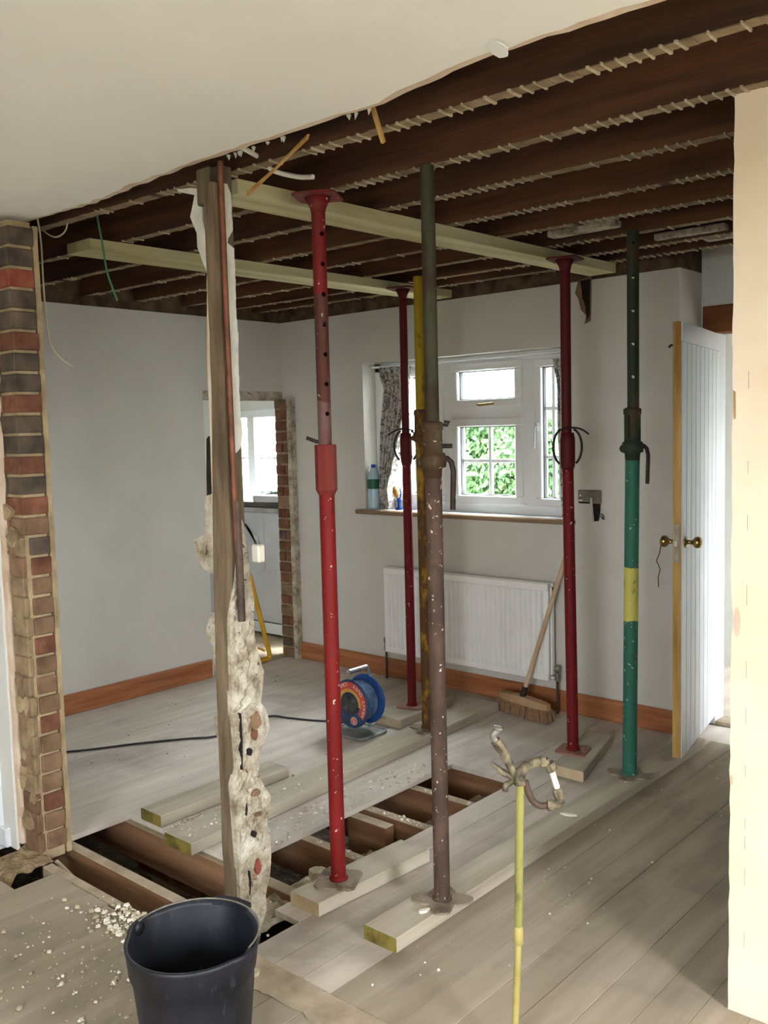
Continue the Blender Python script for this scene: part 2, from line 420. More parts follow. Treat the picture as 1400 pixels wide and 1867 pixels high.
random.seed(3)
for i in range(-22, 34):                                   # far room boards
    x0 = -2.25 + BWID * i; x1 = x0 + BWID
    if x1 < -4.78 or x0 > 1.62: continue
    x0 = max(x0, -4.79); x1 = min(x1, 1.62)
    ye = 4.40 if x1 < -1.9 or x0 > -1.05 else 4.40
    if x1 < -3.30:
        board(x0, x1, 1.80, ye, 'floorboard')
    elif x1 < -2.59:
        board(x0, x1, 2.095, ye, 'floorboard')
    elif x1 < -2.24:
        board(x0, x1, 3.37, ye, 'floorboard')
    else:
        fm = 'floorboard_mid' if x1 < -1.72 else 'floorboard_dark'  # boards turn darker and browner towards the right
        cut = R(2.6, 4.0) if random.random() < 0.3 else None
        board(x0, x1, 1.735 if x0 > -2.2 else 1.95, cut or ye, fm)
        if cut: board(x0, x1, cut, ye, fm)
for i in range(-12, 34):                                   # near room boards
    x0 = -2.25 + BWID * i; x1 = x0 + BWID
    x0 = max(x0, -3.58); x1 = min(x1, 1.62)
    if x1 < -3.06: board(x0, x1, -2.2, 1.475, 'floorboard_near')
    elif x1 < -2.36: board(x0, x1, -2.2, 1.625 + R(-0.008, 0.008), 'floorboard_near')
    else:
        board(x0, x1, -2.2, 1.722 + R(-0.004, 0.004), 'floorboard_near')
# timber ledge (batten) along the near edge of the hole
MB().cbox(-3.16, -2.36, 1.628, 1.668, -0.09, -0.004).build('edge_batten', 'floor_joist_top', floor)


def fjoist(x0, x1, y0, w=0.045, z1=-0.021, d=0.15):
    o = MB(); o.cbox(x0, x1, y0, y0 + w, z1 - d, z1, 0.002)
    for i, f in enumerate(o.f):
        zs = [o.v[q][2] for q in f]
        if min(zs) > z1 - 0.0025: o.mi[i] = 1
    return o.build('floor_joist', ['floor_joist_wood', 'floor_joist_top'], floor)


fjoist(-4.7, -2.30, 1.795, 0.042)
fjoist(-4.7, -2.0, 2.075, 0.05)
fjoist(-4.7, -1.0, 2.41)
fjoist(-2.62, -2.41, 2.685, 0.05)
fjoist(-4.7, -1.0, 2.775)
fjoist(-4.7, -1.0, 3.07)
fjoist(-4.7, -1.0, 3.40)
# short diagonal split batten in the front hole
MB().tube([(-3.19, 1.70, -0.02), (-2.82, 1.72, -0.14)], 0.009, 6).build('splinter', 'floor_joist_top', floor)


# brick sleeper walls below the boards
def sleeper(x0, x1, y0, z0, z1, seed):
    random.seed(seed); z = z0; row = 0
    MB().box(x0 + .004, x1 - .004, y0 + 0.006, y0 + 0.1, z0, z1 - 0.012).build('mortar', 'dusty_mortar', floor)
    while z < z1 - 0.02:
        x = x0 - (0.11 if row % 2 else 0)
        while x < x1 - 0.02:
            a, b = max(x, x0), min(x + 0.215, x1)
            if b - a > 0.03:
                MB().cbox(a, b, y0 + R(-.003, .003), y0 + 0.102, z, min(z + 0.065, z1), 0.004).build(
                    'brick', random.choice(['brick_red', 'brick_red', 'brick_dusty', 'brick_dark']), floor)
            x += 0.225
        z += 0.075; row += 1


sleeper(-3.32, -2.30, 2.13, -0.55, -0.175, 1)
sleeper(-2.60, -2.24, 3.46, -0.55, -0.02, 2)


# trench bed: rubble and dirt
def heap(name, parent, mat, x0, x1, y0, y1, zf, nx=24, ny=24, seed=0, **props):
    noise.seed_set(seed); vs = []; fs = []
    for j in range(ny + 1):
        for i in range(nx + 1):
            x = x0 + (x1 - x0) * i / nx; y = y0 + (y1 - y0) * j / ny
            vs.append((x, y, zf(x, y) + 0.02 * noise.noise(Vector((x * 25, y * 25, seed))) + 0.01 * noise.noise(Vector((x * 70, y * 70, seed)))))
    for j in range(ny):
        for i in range(nx): fs.append((j * (nx + 1) + i, j * (nx + 1) + i + 1, (j + 1) * (nx + 1) + i + 1, (j + 1) * (nx + 1) + i))
    return MB().add(vs, fs).build(name, mat, parent, **props)


heap('trench_dirt', floor, 'soil', -3.3, -2.2, 1.62, 2.08, lambda x, y: -0.42 + 0.10 * max(0, x + 2.7), 40, 20, 3, kind='stuff')
heap('trench_rubble', floor, 'rubble', -2.60, -2.24, 1.86, 2.40, lambda x, y: -0.045 - 1.0 * max(0, -2.40 - x) - 0.3 * max(0, y - 2.25), 24, 24, 4, kind='stuff')
heap('trench_rubble', floor, 'rubble', -2.60, -2.24, 2.46, 3.4, lambda x, y: -0.13 + 0.32 * max(0, x + 2.45) - 0.6 * max(0, -2.47 - x), 24, 50, 5, kind='stuff')
heap('edge_rubble', floor, 'dusty_mortar', -3.2, -2.30, 1.50, 1.79, lambda x, y: (-0.035 if x > -2.62 else -0.17) - (0.25 * max(0, y - 1.62)), 40, 14, 6, kind='stuff')
heap('edge_rubble', floor, 'dusty_mortar', -3.36, -3.16, 1.46, 1.68, lambda x, y: 0.0 - 0.8 * max(0, 1.53 - y), 14, 14, 8, kind='stuff')

# ------------------------------------------------------------------ left wall with doorway, skirting
WL = -4.8
wl = struct('wall_left')
MB().box(WL - 0.1, WL, 1.5, 3.72, -0.02, 2.308).build('plaster', 'wall_paint', wl)
MB().box(WL - 0.1, WL, 3.72, 4.5, 1.845, 2.308).build('plaster', 'wall_paint', wl)
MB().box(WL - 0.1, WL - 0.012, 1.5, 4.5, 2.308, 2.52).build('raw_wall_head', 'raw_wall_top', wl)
MB().box(WL - 0.1, WL - 0.006, 3.72, 4.47, 1.785, 1.845).build('raw_lintel', 'raw_plaster', wl)
MB().prism(ragged((4.452, 0.0), (4.45, 1.785), 22, 0.004, 5) + [(4.50, 1.845), (4.50, 0.0)], YZ, WL - 0.1, WL - 0.006).build('raw_reveal_edge', 'raw_plaster', wl)
# brick door jamb (end of the left wall at the doorway)
random.seed(11)
MB().box(WL - 0.04, WL + 0.088, 4.365, 4.398, 0, 1.79).build('mortar', 'dusty_mortar', wl)
z = 0.0; r = 0
while z < 1.76:
    h = min(0.065, 1.785 - z)
    if r % 2 == 0 or z > 1.5:
        MB().cbox(WL - 0.032, WL + 0.09, 4.352 + R(-.004, .004), 4.39, z + 0.005, z + h, 0.004).build('brick', random.choice(['brick_red', 'brick_red', 'brick_dusty']), wl)
    else:
        s_ = R(0.02, 0.06)
        MB().cbox(WL - 0.032, WL + s_ - 0.004, 4.352 + R(-.004, .004), 4.39, z + 0.005, z + h, 0.004).build('brick', random.choice(['brick_red', 'brick_dark', 'brick_red']), wl)
        MB().cbox(WL + s_ + 0.006, WL + 0.09, 4.352 + R(-.004, .004), 4.39, z + 0.005, z + h, 0.004).build('brick', random.choice(['brick_red', 'brick_red', 'brick_dusty']), wl)
    z += 0.075; r += 1
MB().prism(ragged((WL + 0.088, 0.0), (WL + 0.088, 1.80), 20, 0.004, 6) + [(WL + 0.125, 1.80), (WL + 0.125, 0.0)], XZ, 4.352, 4.40).build('raw_reveal_edge', 'raw_plaster', wl)
o = MB(); o.cbox(WL, WL + 0.018, 1.82, 3.70, 0.0, 0.118, 0.005).build('baseboard_left', 'skirting_pine', None, kind='structure')

# ------------------------------------------------------------------ back wall with the window
WB = 4.40; X0, X1, Z0, Z1 = -4.045, -2.585, 1.06, 1.985
wb = struct('wall_back')
o = MB()
o.box(WL, X0, WB, WB + 0.26, -0.02, 2.308); o.box(X1, -1.95, WB, WB + 0.26, -0.02, 2.308)
o.box(X0, X1, WB, WB + 0.26, -0.02, Z0); o.box(X0, X1, WB, WB + 0.26, Z1, 2.308)
o.build('plaster', 'wall_paint', wb)
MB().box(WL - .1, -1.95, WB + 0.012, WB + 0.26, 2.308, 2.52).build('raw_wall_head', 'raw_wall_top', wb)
MB().prism([(-2.50, 2.31), (-2.425, 2.33), (-2.425, 2.2), (-2.43, 2.10), (-2.465, 2.085), (-2.455, 2.13), (-2.485, 2.16), (-2.50, 2.22), (-2.52, 2.25)], XZ, WB - 0.004, WB + 0.01).build('knocked_out_patch', 'brick_dusty', wb)
MB().prism([(-2.485, 2.31), (-2.43, 2.31), (-2.433, 2.13), (-2.45, 2.10), (-2.46, 2.18), (-2.475, 2.22)], XZ, WB - 0.006, WB + 0.01).build('knocked_out_core', 'dark_hole', wb)
# return of the wall beside the far doorway, and the doorway wall
o = MB(); o.box(-2.20, -1.95, WB + 0.26, 4.66, -0.02, 2.40)
o.box(-2.2, -1.90, 4.66, 4.78, -0.02, 2.52); o.box(-1.90, -1.02, 4.66, 4.78, 2.14, 2.52); o.box(-1.02, 1.72, 4.66, 4.78, -0.02, 2.52)
o.box(-1.02, 1.72, 4.40, 4.66, -0.02, 2.52)
o.build('plaster', 'wall_paint_white', wb)
MB().cbox(-1.94, -0.98, 4.645, 4.77, 2.005, 2.14, 0.004).build('lintel', 'lintel_wood', wb)
MB().cbox(-4.74, -1.95, WB - 0.018, WB, 0.0, 0.118, 0.005).build('baseboard_back', 'skirting_pine', None, kind='structure')

# ------------------------------------------------------------------ window_1 : white plastic frame, casement, fanlight, glass
w1 = struct('window_1', (-3.31, 4.53, Z0))
YF0, YF1 = 4.515, 4.575
fr = MB()
fr.cbox(X0, X1, YF0, YF1, Z0, Z0 + 0.062, .004); fr.cbox(X0, X1, YF0, YF1, Z1 - 0.056, Z1, .004)
fr.cbox(X0, X0 + 0.062, YF0, YF1, Z0, Z1, .004); fr.cbox(X1 - 0.062, X1, YF0, YF1, Z0, Z1, .004)
fr.build('frame', 'white_upvc', w1)
for xa, xb in ((-3.488, -3.412), (-2.928, -2.832)):
    MB().cbox(xa, xb, YF0 - 0.004, YF1, Z0 + .05, Z1 - 0.045, .006).build('mullion', 'white_upvc', w1)
MB().cbox(-3.425, -2.915, YF0 - 0.004, YF1, 1.612, 1.688, .006).build('transom', 'white_upvc', w1)


def sash(xa, xb, za, zb, bars=True, w=0.05):
    o = MB(); ya, yb = YF0 - 0.024, YF1 - 0.004
    o.cbox(xa, xb, ya, yb, za, za + w, .006); o.cbox(xa, xb, ya, yb, zb - w, zb, .006)
    o.cbox(xa, xa + w, ya, yb, za + w, zb - w, .006); o.cbox(xb - w, xb, ya, yb, za + w, zb - w, .006)
    s = o.build('sash', 'white_upvc', w1)
    MB().box(xa + w - .005, xb - w + .005, 4.545, 4.549, za + w - .005, zb - w + .005).build('glass_pane', 'window_glass', s)
    gk = MB(); q0, q1, t_ = 4.519, 4.545, 0.005
    gk.box(xa + w - .001, xb - w + .001, q0, q1, za + w - .001, za + w + t_); gk.box(xa + w - .001, xb - w + .001, q0, q1, zb - w - t_, zb - w + .001)
    gk.box(xa + w - .001, xa + w + t_, q0, q1, za + w, zb - w); gk.box(xb - w - t_, xb - w + .001, q0, q1, za + w, zb - w)
    gk.build('gasket', 'grey_gasket', s)
    if bars:
        b = MB(); xm = (xa + xb) / 2; zm = (za + zb) / 2
        b.cbox(xm - .011, xm + .011, 4.536, 4.558, za + w, zb - w, .003)
        for q in ([zm] if bars is True else bars): b.cbox(xa + w, xb - w, 4.537, 4.557, q - .011, q + .011, .003)
        b.build('glazing_bar', 'white_upvc', s)
    return s


sash(-3.99, -3.48, 1.115, 1.935, bars=[1.39, 1.66])
s = sash(-3.42, -2.92, 1.68, 1.945, bars=False)
MB().tube([(-3.22, 4.487, 1.70), (-3.20, 4.475, 1.695), (-3.10, 4.475, 1.70)], 0.008, 8).build('window_stay', 'brass', s)
sash(-3.42, -2.92, 1.115, 1.62)
s = sash(-2.84, -2.64, 1.115, 1.935, bars=[1.39, 1.66], w=0.045)
o = MB(); o.cbox(-2.83, -2.806, 4.478, 4.502, 1.53, 1.585, .004); o.tube([(-2.818, 4.48, 1.56), (-2.818, 4.462, 1.55), (-2.82, 4.458, 1.44)], 0.008, 8)
o.build('window_handle', 'white_gloss', s)
MB().cbox(X0 - 0.0, X1, WB + 0.0, YF0, Z0 - 0.008, Z0 + 0.004, .003).build('sill_top', 'white_gloss', w1)
MB().cbox(X0 - 0.06, X1 + 0.06, WB - 0.045, WB + 0.0, Z0 - 0.026, Z0 + 0.002, .006).build('window_board', ['window_board_edge'], w1)

# garden beyond: lawn, hedge
MB().box(-40, 40, -40, 40, -0.9, -0.85).build('ground', 'paving', None, kind='structure')
random.seed(21); o = MB(); core = MB()
hx0, hx1, hy, hz = -5.32, -3.5, 6.9, 1.74
vs = []; fs = []; nx, nz = 40, 36
for j in range(nz + 1):
    for i in range(nx + 1):
        x = hx0 + (hx1 - hx0) * i / nx; z = -0.3 + (hz + 0.2) * j / nz
        vs.append((x, hy + 0.12 + 0.12 * noise.noise(Vector((x * 3, 0, z * 3))) + (0.5 if j == nz else 0), z))
for j in range(nz):
    for i in range(nx): fs.append((j * (nx + 1) + i, j * (nx + 1) + i + 1, (j + 1) * (nx + 1) + i + 1, (j + 1) * (nx + 1) + i))
o.add(vs, fs)
for _ in range(15000):
    x = R(hx0 - .04, hx1 + .04); z = R(0.4, hz); y = hy + 0.1 * noise.noise(Vector((x * 3, 0, z * 3))) + R(-0.10, 0.12)
    a = Vector((R(-1, 1), R(-.6, .6), R(-1, 1))).normalized(); n_ = Vector((R(-.6, .6), -1, R(-.2, 1.0))).normalized()
    a = (a - n_ * a.dot(n_)).normalized(); b = n_.cross(a); L = R(0.02, 0.045); W = L * 0.55; p = Vector((x, y, z))
    o.add([p - a * L, p + b * W * .9 - a * L * .1, p + a * L, p - b * W * .9 - a * L * .1], [(0, 1, 2, 3)])
hd = o.build('hedge', 'hedge_leaf'); tag(hd, 'green leafy garden hedge seen through the white window', 'hedge')
hd['kind'] = 'stuff'

# ------------------------------------------------------------------ partition stub on the left: brick pier
pl = struct('wall_front')
PX = -3.22
random.seed(5)
MB().box(-3.60, PX - 0.008, 1.672, 1.758, -0.02, 2.34).build('mortar', 'mortar', pl)
z = 0.02; r = 0
while z < 2.32:
    h = min(0.066, 2.335 - z)
    if z > 1.30: m_ = ['brick_dark', 'brick_red', 'brick_dark', 'brick_dark', 'brick_red', 'brick_dark'][r % 6]
    elif z > 1.0: m_ = ['brick_dark', 'brick_dusty', 'brick_red'][r % 3]
    else: m_ = ['brick_dusty', 'brick_dusty', 'brick_red', 'brick_dusty'][r % 4]
    if 2.10 < z < 2.18: m_ = 'brick_bright'
    dx = R(-.004, .005); dy = R(-.003, .003)
    L = 0.215 if r % 2 else 0.10
    MB().cbox(PX - L, PX + dx, 1.664 + dy + (0.022 if z < 1.2 else 0), 1.765 + dy, z, z + h - 0.002, 0.004).build('brick', m_, pl)
    if z < 1.2:                                          # mortared half bat beside the crack
        MB().cbox(PX - 0.11, PX + R(-.012, .0), 1.655, 1.679 + R(-.003, .002), z - 0.005, z + h + 0.003, 0.005).build('brick', random.choice(['dusty_mortar', 'dusty_mortar', 'brick_dusty']), pl)
    MB().cbox(PX - L - 0.225, PX - L - 0.01, 1.664, 1.765, z, z + h - 0.002, 0.004).build('brick', random.choice(['brick_dusty', 'brick_dark', 'dusty_mortar']), pl)
    z += 0.0745; r += 1
# mortar smears over the face, far plaster skin, near plaster with torn edge
MB().prism(ragged((PX - 0.002, -0.02), (PX - 0.004, 2.33), 40, 0.004, 8) + [(-3.6, 2.33), (-3.6, -0.02)], XZ, 1.765, 1.785).build('plaster', 'mortar', pl)
MB().prism(ragged((-3.335, 0.03), (-3.335, 2.34), 46, 0.010, 9) + [(-3.6, 2.34), (-3.6, 0.03)], XZ, 1.642, 1.664).build('plaster', 'torn_plaster', pl)
MB().prism(ragged((-3.36, 0.0), (-3.36, 2.34), 30, 0.003, 10) + [(-3.6, 2.34), (-3.6, 0.0)], XZ, 1.634, 1.646).build('plaster_skim', 'wall_paint_white', pl)
for i in range(26):
    z = R(0.1, 1.3); y = 1.655; x = R(-3.33, -3.25)
    MB().prism([(x + R(0.008, .035) * cos(t * pi / 4) * 1.5, z + R(0.01, .04) * sin(t * pi / 4)) for t in range(8)], XZ, y - R(.0, .004), y + 0.02).build('mortar_smear', random.choice(['dusty_mortar', 'mortar', 'brick_dusty']), pl)
# white door casing at the extreme left of the wall
MB().cbox(-3.62, -3.455, 1.60, 1.655, -0.02, 2.05, 0.004).build('trim_1', 'white_gloss', None, kind='structure')
MB().cbox(-3.455, -3.405, 1.615, 1.645, 0.0, 0.075, 0.004).build('trim_2', 'white_gloss', None, kind='structure')

# ------------------------------------------------------------------ remains of the partition in the middle: stud, torn plaster, pipe
mid = struct('wall_middle', (-2.27, 1.83, 0))


def plane_scale(pts, k=0.978): return [(y * k, EYE + (z - EYE) * k) for y, z in pts]


def strip(left, right, zs, fn, depth, cols=6, amp=0.006, seed=0, back=None):
    """sheet between two edge lines given as (pos, z), with lumpy face and real thickness"""
    def ip(tab, z):
        tab = sorted(tab, key=lambda q: q[1])
        if z <= tab[0][1]: return tab[0][0]
        for (a, za), (b, zb) in zip(tab, tab[1:]):
            if za <= z <= zb: return a + (b - a) * (z - za) / max(1e-6, zb - za)
        return tab[-1][0]
    vs = []; fs = []; n = cols + 1
    for z in zs:
        a, b = ip(left, z), ip(right, z)
        for c in range(n):
            t = c / cols; p = a + (b - a) * t
            p += 0.003 * noise.noise(Vector((z * 60, c * 3.1, seed)))
            e = 1 - abs(2 * t - 1) ** 3
            d = depth[1] + amp * e * (noise.noise(Vector((p * 35, z * 35, seed))) + 0.6 * noise.noise(Vector((p * 90, z * 90, seed))))
            vs.append(fn(p, z, d))
    m = len(zs)
    for z in zs:
        for c in range(n):
            t = c / cols; a, b = ip(left, z), ip(right, z)
            vs.append(fn(a + (b - a) * t, z, depth[0]))
    idx = lambda f, j, c: f * m * n + j * n + c
    for j in range(m - 1):
        for c in range(cols):
            fs.append((idx(0, j, c), idx(0, j, c + 1), idx(0, j + 1, c + 1), idx(0, j + 1, c)))
            fs.append((idx(1, j, c), idx(1, j + 1, c), idx(1, j + 1, c + 1), idx(1, j, c + 1)))
        for c in (0, cols): fs.append((idx(0, j, c), idx(0, j + 1, c), idx(1, j + 1, c), idx(1, j, c)))
    for j in (0, m - 1):
        for c in range(cols): fs.append((idx(0, j, c), idx(0, j, c + 1), idx(1, j, c + 1), idx(1, j, c)))
    return MB().add(vs, fs)


zr = lambda a, b, n: [a + (b - a) * i / n for i in range(n + 1)]
# timber stud, and the darker backing stud behind it
MBs = strip([(-2.262, 2.36), (-2.262, 1.7), (-2.285, 1.25), (-2.297, 0.9), (-2.303, 0.3), (-2.298, -0.15)],
            [(-2.224, 2.36), (-2.224, 1.7), (-2.226, 1.2), (-2.238, 0.9), (-2.240, 0.3), (-2.240, -0.15)], zr(-0.15, 2.30, 50), XZ, (1.84, 1.788), 4, -0.004, 2)
MBs.build('timber_stud', 'stud_wood', mid)
strip([(-2.315, 2.36), (-2.318, 1.7), (-2.33, 1.2), (-2.325, 0.6), (-2.318, 0.0)],
      [(-2.243, 2.36), (-2.243, 0.0)], zr(0.0, 2.36, 50), XZ, (1.88, 1.838), 4, -0.004, 3).build('backing_stud', 'grey_wood', mid)
MB().cbox(-2.325, -2.262, 1.81, 1.88, 2.25, 2.357, .004).build('head_plate', 'grey_wood', mid)
# cream strip of old plaster along the stud's left side
strip([(-2.282, 2.10), (-2.300, 1.8), (-2.305, 1.3), (-2.318, 1.22)], [(-2.262, 2.10), (-2.268, 1.7), (-2.292, 1.22)], zr(1.22, 2.10, 40), XZ, (1.84, 1.806), 2, -0.006, 4).build('plaster_edge', 'torn_plaster', mid)
# copper pipe clipped to the stud
MB().tube([(-2.212, 1.815, 2.36), (-2.211, 1.815, 1.9), (-2.207, 1.815, 1.3), (-2.205, 1.82, 1.08)], 0.0085, 10).build('copper_pipe', 'copper', mid)
MB().tube([(-2.204, 1.82, 1.36), (-2.204, 1.822, 0.99)], 0.012, 10).build('lagged_pipe', 'dark_pipe', mid)
for zz in (2.17, 2.165):
    pass
# white plaster skin, upper right
Lw = plane_scale([(1.861, 2.299), (1.861, 2.21), (1.870, 2.129), (1.867, 1.948), (1.872, 1.715), (1.868, 1.50)])
Rw = plane_scale([(1.881, 2.318), (1.895, 2.288), (1.895, 2.215), (1.898, 2.182), (1.873, 2.149), (1.874, 2.135), (1.9, 2.13), (1.9, 2.051), (1.897, 1.951), (1.902, 1.868), (1.898, 1.716), (1.9, 1.614), (1.906, 1.563), (1.897, 1.521), (1.874, 1.50)])
strip(Lw, Rw, zr(1.505, 2.30, 60), YZ, (-2.238, -2.215), 3, 0.003, 5).build('plaster_skin', 'white_plaster', mid)
# thick lumpy plaster, lower right
Lp = plane_scale([(1.848, -0.03), (1.83, 0.041), (1.829, 0.151), (1.822, 0.334), (1.817, 0.452), (1.836, 0.508), (1.827, 0.689), (1.83, 0.829), (1.829, 0.986), (1.848, 1.069), (1.859, 1.102), (1.871, 1.205), (1.875, 1.30)])
Rp = plane_scale([(1.878, 1.32), (1.900, 1.285), (1.915, 1.2), (1.92, 1.115), (1.925, 1.075), (1.934, 1.039), (1.929, 0.969), (1.931, 0.915), (1.933, 0.878), (1.946, 0.849), (1.964, 0.791), (1.955, 0.739), (1.945, 0.696), (1.972, 0.653), (1.979, 0.6), (1.965, 0.572), (1.941, 0.548), (1.928, 0.482), (1.922, 0.462), (1.937, 0.433), (1.977, 0.365), (1.968, 0.331), (1.954, 0.289), (1.965, 0.22), (1.965, 0.155), (1.955, 0.102), (1.936, 0.053), (1.938, -0.004), (1.912, -0.05), (1.904, -0.10)])
strip(Lp, Rp, zr(-0.09, 1.30, 130), YZ, (-2.246, -2.224), 12, 0.016, 6).build('plaster_lump', 'raw_plaster', mid)
for j, (y, z, a, b, m_) in enumerate([(1.875, 0.66, .022, .03, 'brick_dusty'), (1.865, 0.43, .018, .012, 'brick_dusty'), (1.86, 0.19, .014, .026, 'brick_bright'),
                                   (1.872, 0.36, .016, .008, 'brick_dusty'), (1.868, 0.62, .012, .02, 'brick_red'), (1.845, 0.57, .012, .014, 'dark_hole'), (1.852, 0.30, .008, .010, 'dark_hole')]):
    random.seed(40 + j)
    MB().prism([(y + a * cos(t * pi / 5) * R(.75, 1.2), z + b * sin(t * pi / 5) * R(.75, 1.2)) for t in range(10)], YZ, -2.24, -2.2165 if m_ != 'dark_hole' else -2.217).build('broken_brick', m_, mid)
for (y0, y1, za, zb) in ((1.813, 1.817, 0.52, 0.70), (1.823, 1.830, 0.11, 0.19), (1.822, 1.827, 0.37, 0.41)):
    MB().prism([(y0, za), (y1, (za + zb) / 2), (y0 + .003, zb), (y0 - .001, (za + zb) / 2)], YZ, -2.24, -2.2165).build('crack', 'dark_hole', mid)
# torn plaster lobes on the left
for poly, nm in (([(-2.439, 2.323), (-2.434, 2.315), (-2.353, 2.291), (-2.363, 2.265), (-2.379, 2.23), (-2.37, 2.212), (-2.35, 2.176), (-2.35, 2.135), (-2.32, 2.073), (-2.306, 2.048), (-2.300, 2.097), (-2.310, 2.179), (-2.320, 2.214), (-2.318, 2.27), (-2.313, 2.301), (-2.371, 2.315)], 'white_plaster'),
                 ([(-2.43, 1.228), (-2.427, 1.197), (-2.410, 1.16), (-2.386, 1.136), (-2.323, 1.12), (-2.290, 1.242), (-2.325, 1.378), (-2.364, 1.369), (-2.375, 1.247)], 'raw_plaster'),
                 ([(-2.312, 1.011), (-2.35, 1.0), (-2.370, 0.975), (-2.388, 0.938), (-2.376, 0.904), (-2.32, 0.873)], 'raw_plaster'),
                 ([(-2.325, 0.692), (-2.352, 0.675), (-2.368, 0.645), (-2.362, 0.607), (-2.340, 0.58), (-2.315, 0.565), (-2.305, 0.691)], 'raw_plaster')):
    MB().prism(poly, XZ, 1.825, 1.85).build('torn_plaster_flap', nm, mid)
MB().prism([(-2.364, 1.549), (-2.353, 1.557), (-2.346, 1.497), (-2.340, 1.377), (-2.342, 1.30), (-2.36, 1.31), (-2.374, 1.36), (-2.372, 1.428)], XZ, 1.84, 1.86).build('dark_backing', 'dark_hole', mid)
MB().box(-2.338, -2.318, 1.85, 1.88, 0.12, 1.12).build('dark_backing', 'dark_hole', mid)
MB().box(-2.334, -2.318, 1.842, 1.86, 0.44, 0.505).build('broken_brick', 'brick_bright', mid)
MB().cbox(-2.195, -2.162, 1.862, 1.89, 1.168, 1.222, 0.004).build('white_box', 'white_plastic', mid)

# ------------------------------------------------------------------ beige partition stub on the right
wr = struct('wall_right')
ed = ragged((-0.907, -0.02), (-0.907, 2.36), 60, 0.0018, 31)
ed = [(x + (0.010 * math.exp(-((z - 1.06) / 0.025) ** 2)) + (0.006 * math.exp(-((z - 1.6) / 0.03) ** 2)), z) for x, z in ed]
MB().prism(ed + [(1.72, 2.36), (1.72, -0.02)], XZ, 2.36, 2.372).build('paper_face', 'lining_paper', wr)
MB().box(-0.888, 1.72, 2.372, 2.47, -0.02, 2.36).build('core', 'raw_plaster', wr)
for (x, z, a, b) in ((-0.8915, 1.05, .009, .040), (-0.9025, 0.63, .004, .014)):
    MB().prism([(x + a * cos(t * pi / 6), z + b * sin(t * pi / 6)) for t in range(12)], XZ, 2.3594, 2.3602).build('stain', 'torn_plaster', wr)
MB().prism([(-0.905, 1.64), (-0.899, 1.635), (-0.898, 1.57), (-0.903, 1.565)], XZ, 2.3592, 2.3602).build('torn_patch', 'door_edge_pine', wr)
o = MB()
for zc in (1.66, 1.45, 1.30, 1.12, 0.93, 0.80, 0.66, 0.52, 0.47, 0.38, 0.20):
    o.box(-0.8672, -0.8665, 2.3596, 2.3601, zc - R(.01, .03), zc + R(.01, .03))
o.build('pencil_line', 'dark_board', wr)

# outer shell never or hardly seen, it bounces the light as the real rooms do
o = MB(); o.box(1.62, 1.72, -2.3, 0.8, -0.02, 2.52); o.box(1.62, 1.72, 1.6, 4.7, -0.02, 2.52); o.box(1.62, 1.72, 0.8, 1.6, 2.0, 2.52); o.box(1.62, 1.72, 0.8, 1.6, -0.02, 0.8)
o.build('wall_east', 'wall_paint', None, kind='structure')
o = MB(); o.box(-3.7, -0.7, -2.3, -2.2, -0.02, 2.52); o.box(.7, 1.72, -2.3, -2.2, -0.02, 2.52); o.box(-.7, .7, -2.3, -2.2, -0.02, 0.95); o.box(-.7, .7, -2.3, -2.2, 2.05, 2.52)
o.build('wall_south', 'wall_paint', None, kind='structure')
MB().box(-3.7, -3.598, -2.3, 1.66, -0.02, 2.52).build('wall_west', 'wall_paint', None, kind='structure')
MB().box(-4.9, -3.65, 1.5, 1.785, -0.02, 2.52).build('wall_west_return', 'wall_paint', None, kind='structure')

# ------------------------------------------------------------------ ceiling: near plaster sheet, exposed joists, boards above
ceil = struct('ceiling')
edge = []
random.seed(12)
pts = [(-3.62, 1.775), (-3.484, 1.776), (-2.895, 1.825), (-2.385, 1.785), (-1.953, 1.79), (-1.557, 1.795), (-1.189, 1.742), (-0.798, 1.764), (-0.2, 1.77), (1.72, 1.77)]
for (xa, ya), (xb, yb) in zip(pts, pts[1:]):
    n = max(2, int((xb - xa) / 0.04))
    for i in range(n): edge.append((xa + (xb - xa) * i / n, ya + (yb - ya) * i / n + R(-.006, .006)))
MB().prism(edge + [(1.72, 1.77), (1.72, -2.3), (-3.7, -2.3), (-3.7, 1.775)], XY, 2.362, 2.376).build('plasterboard', 'torn_plaster', ceil)
edge2 = [(x, y - 0.028 - 0.018 * noise.noise(Vector((x * 4, 3, 1))) + R(-.003, .003)) for x, y in edge]
MB().prism(edge2 + [(1.72, 1.74), (1.72, -2.3), (-3.7, -2.3), (-3.7, 1.74)], XY, 2.3585, 2.3625).build('skim_coat', 'ceiling_plaster', ceil)
MB().box(-4.95, 1.75, -2.35, 4.9, 2.52, 2.56).build('boards_above', 'joist_wood', ceil)


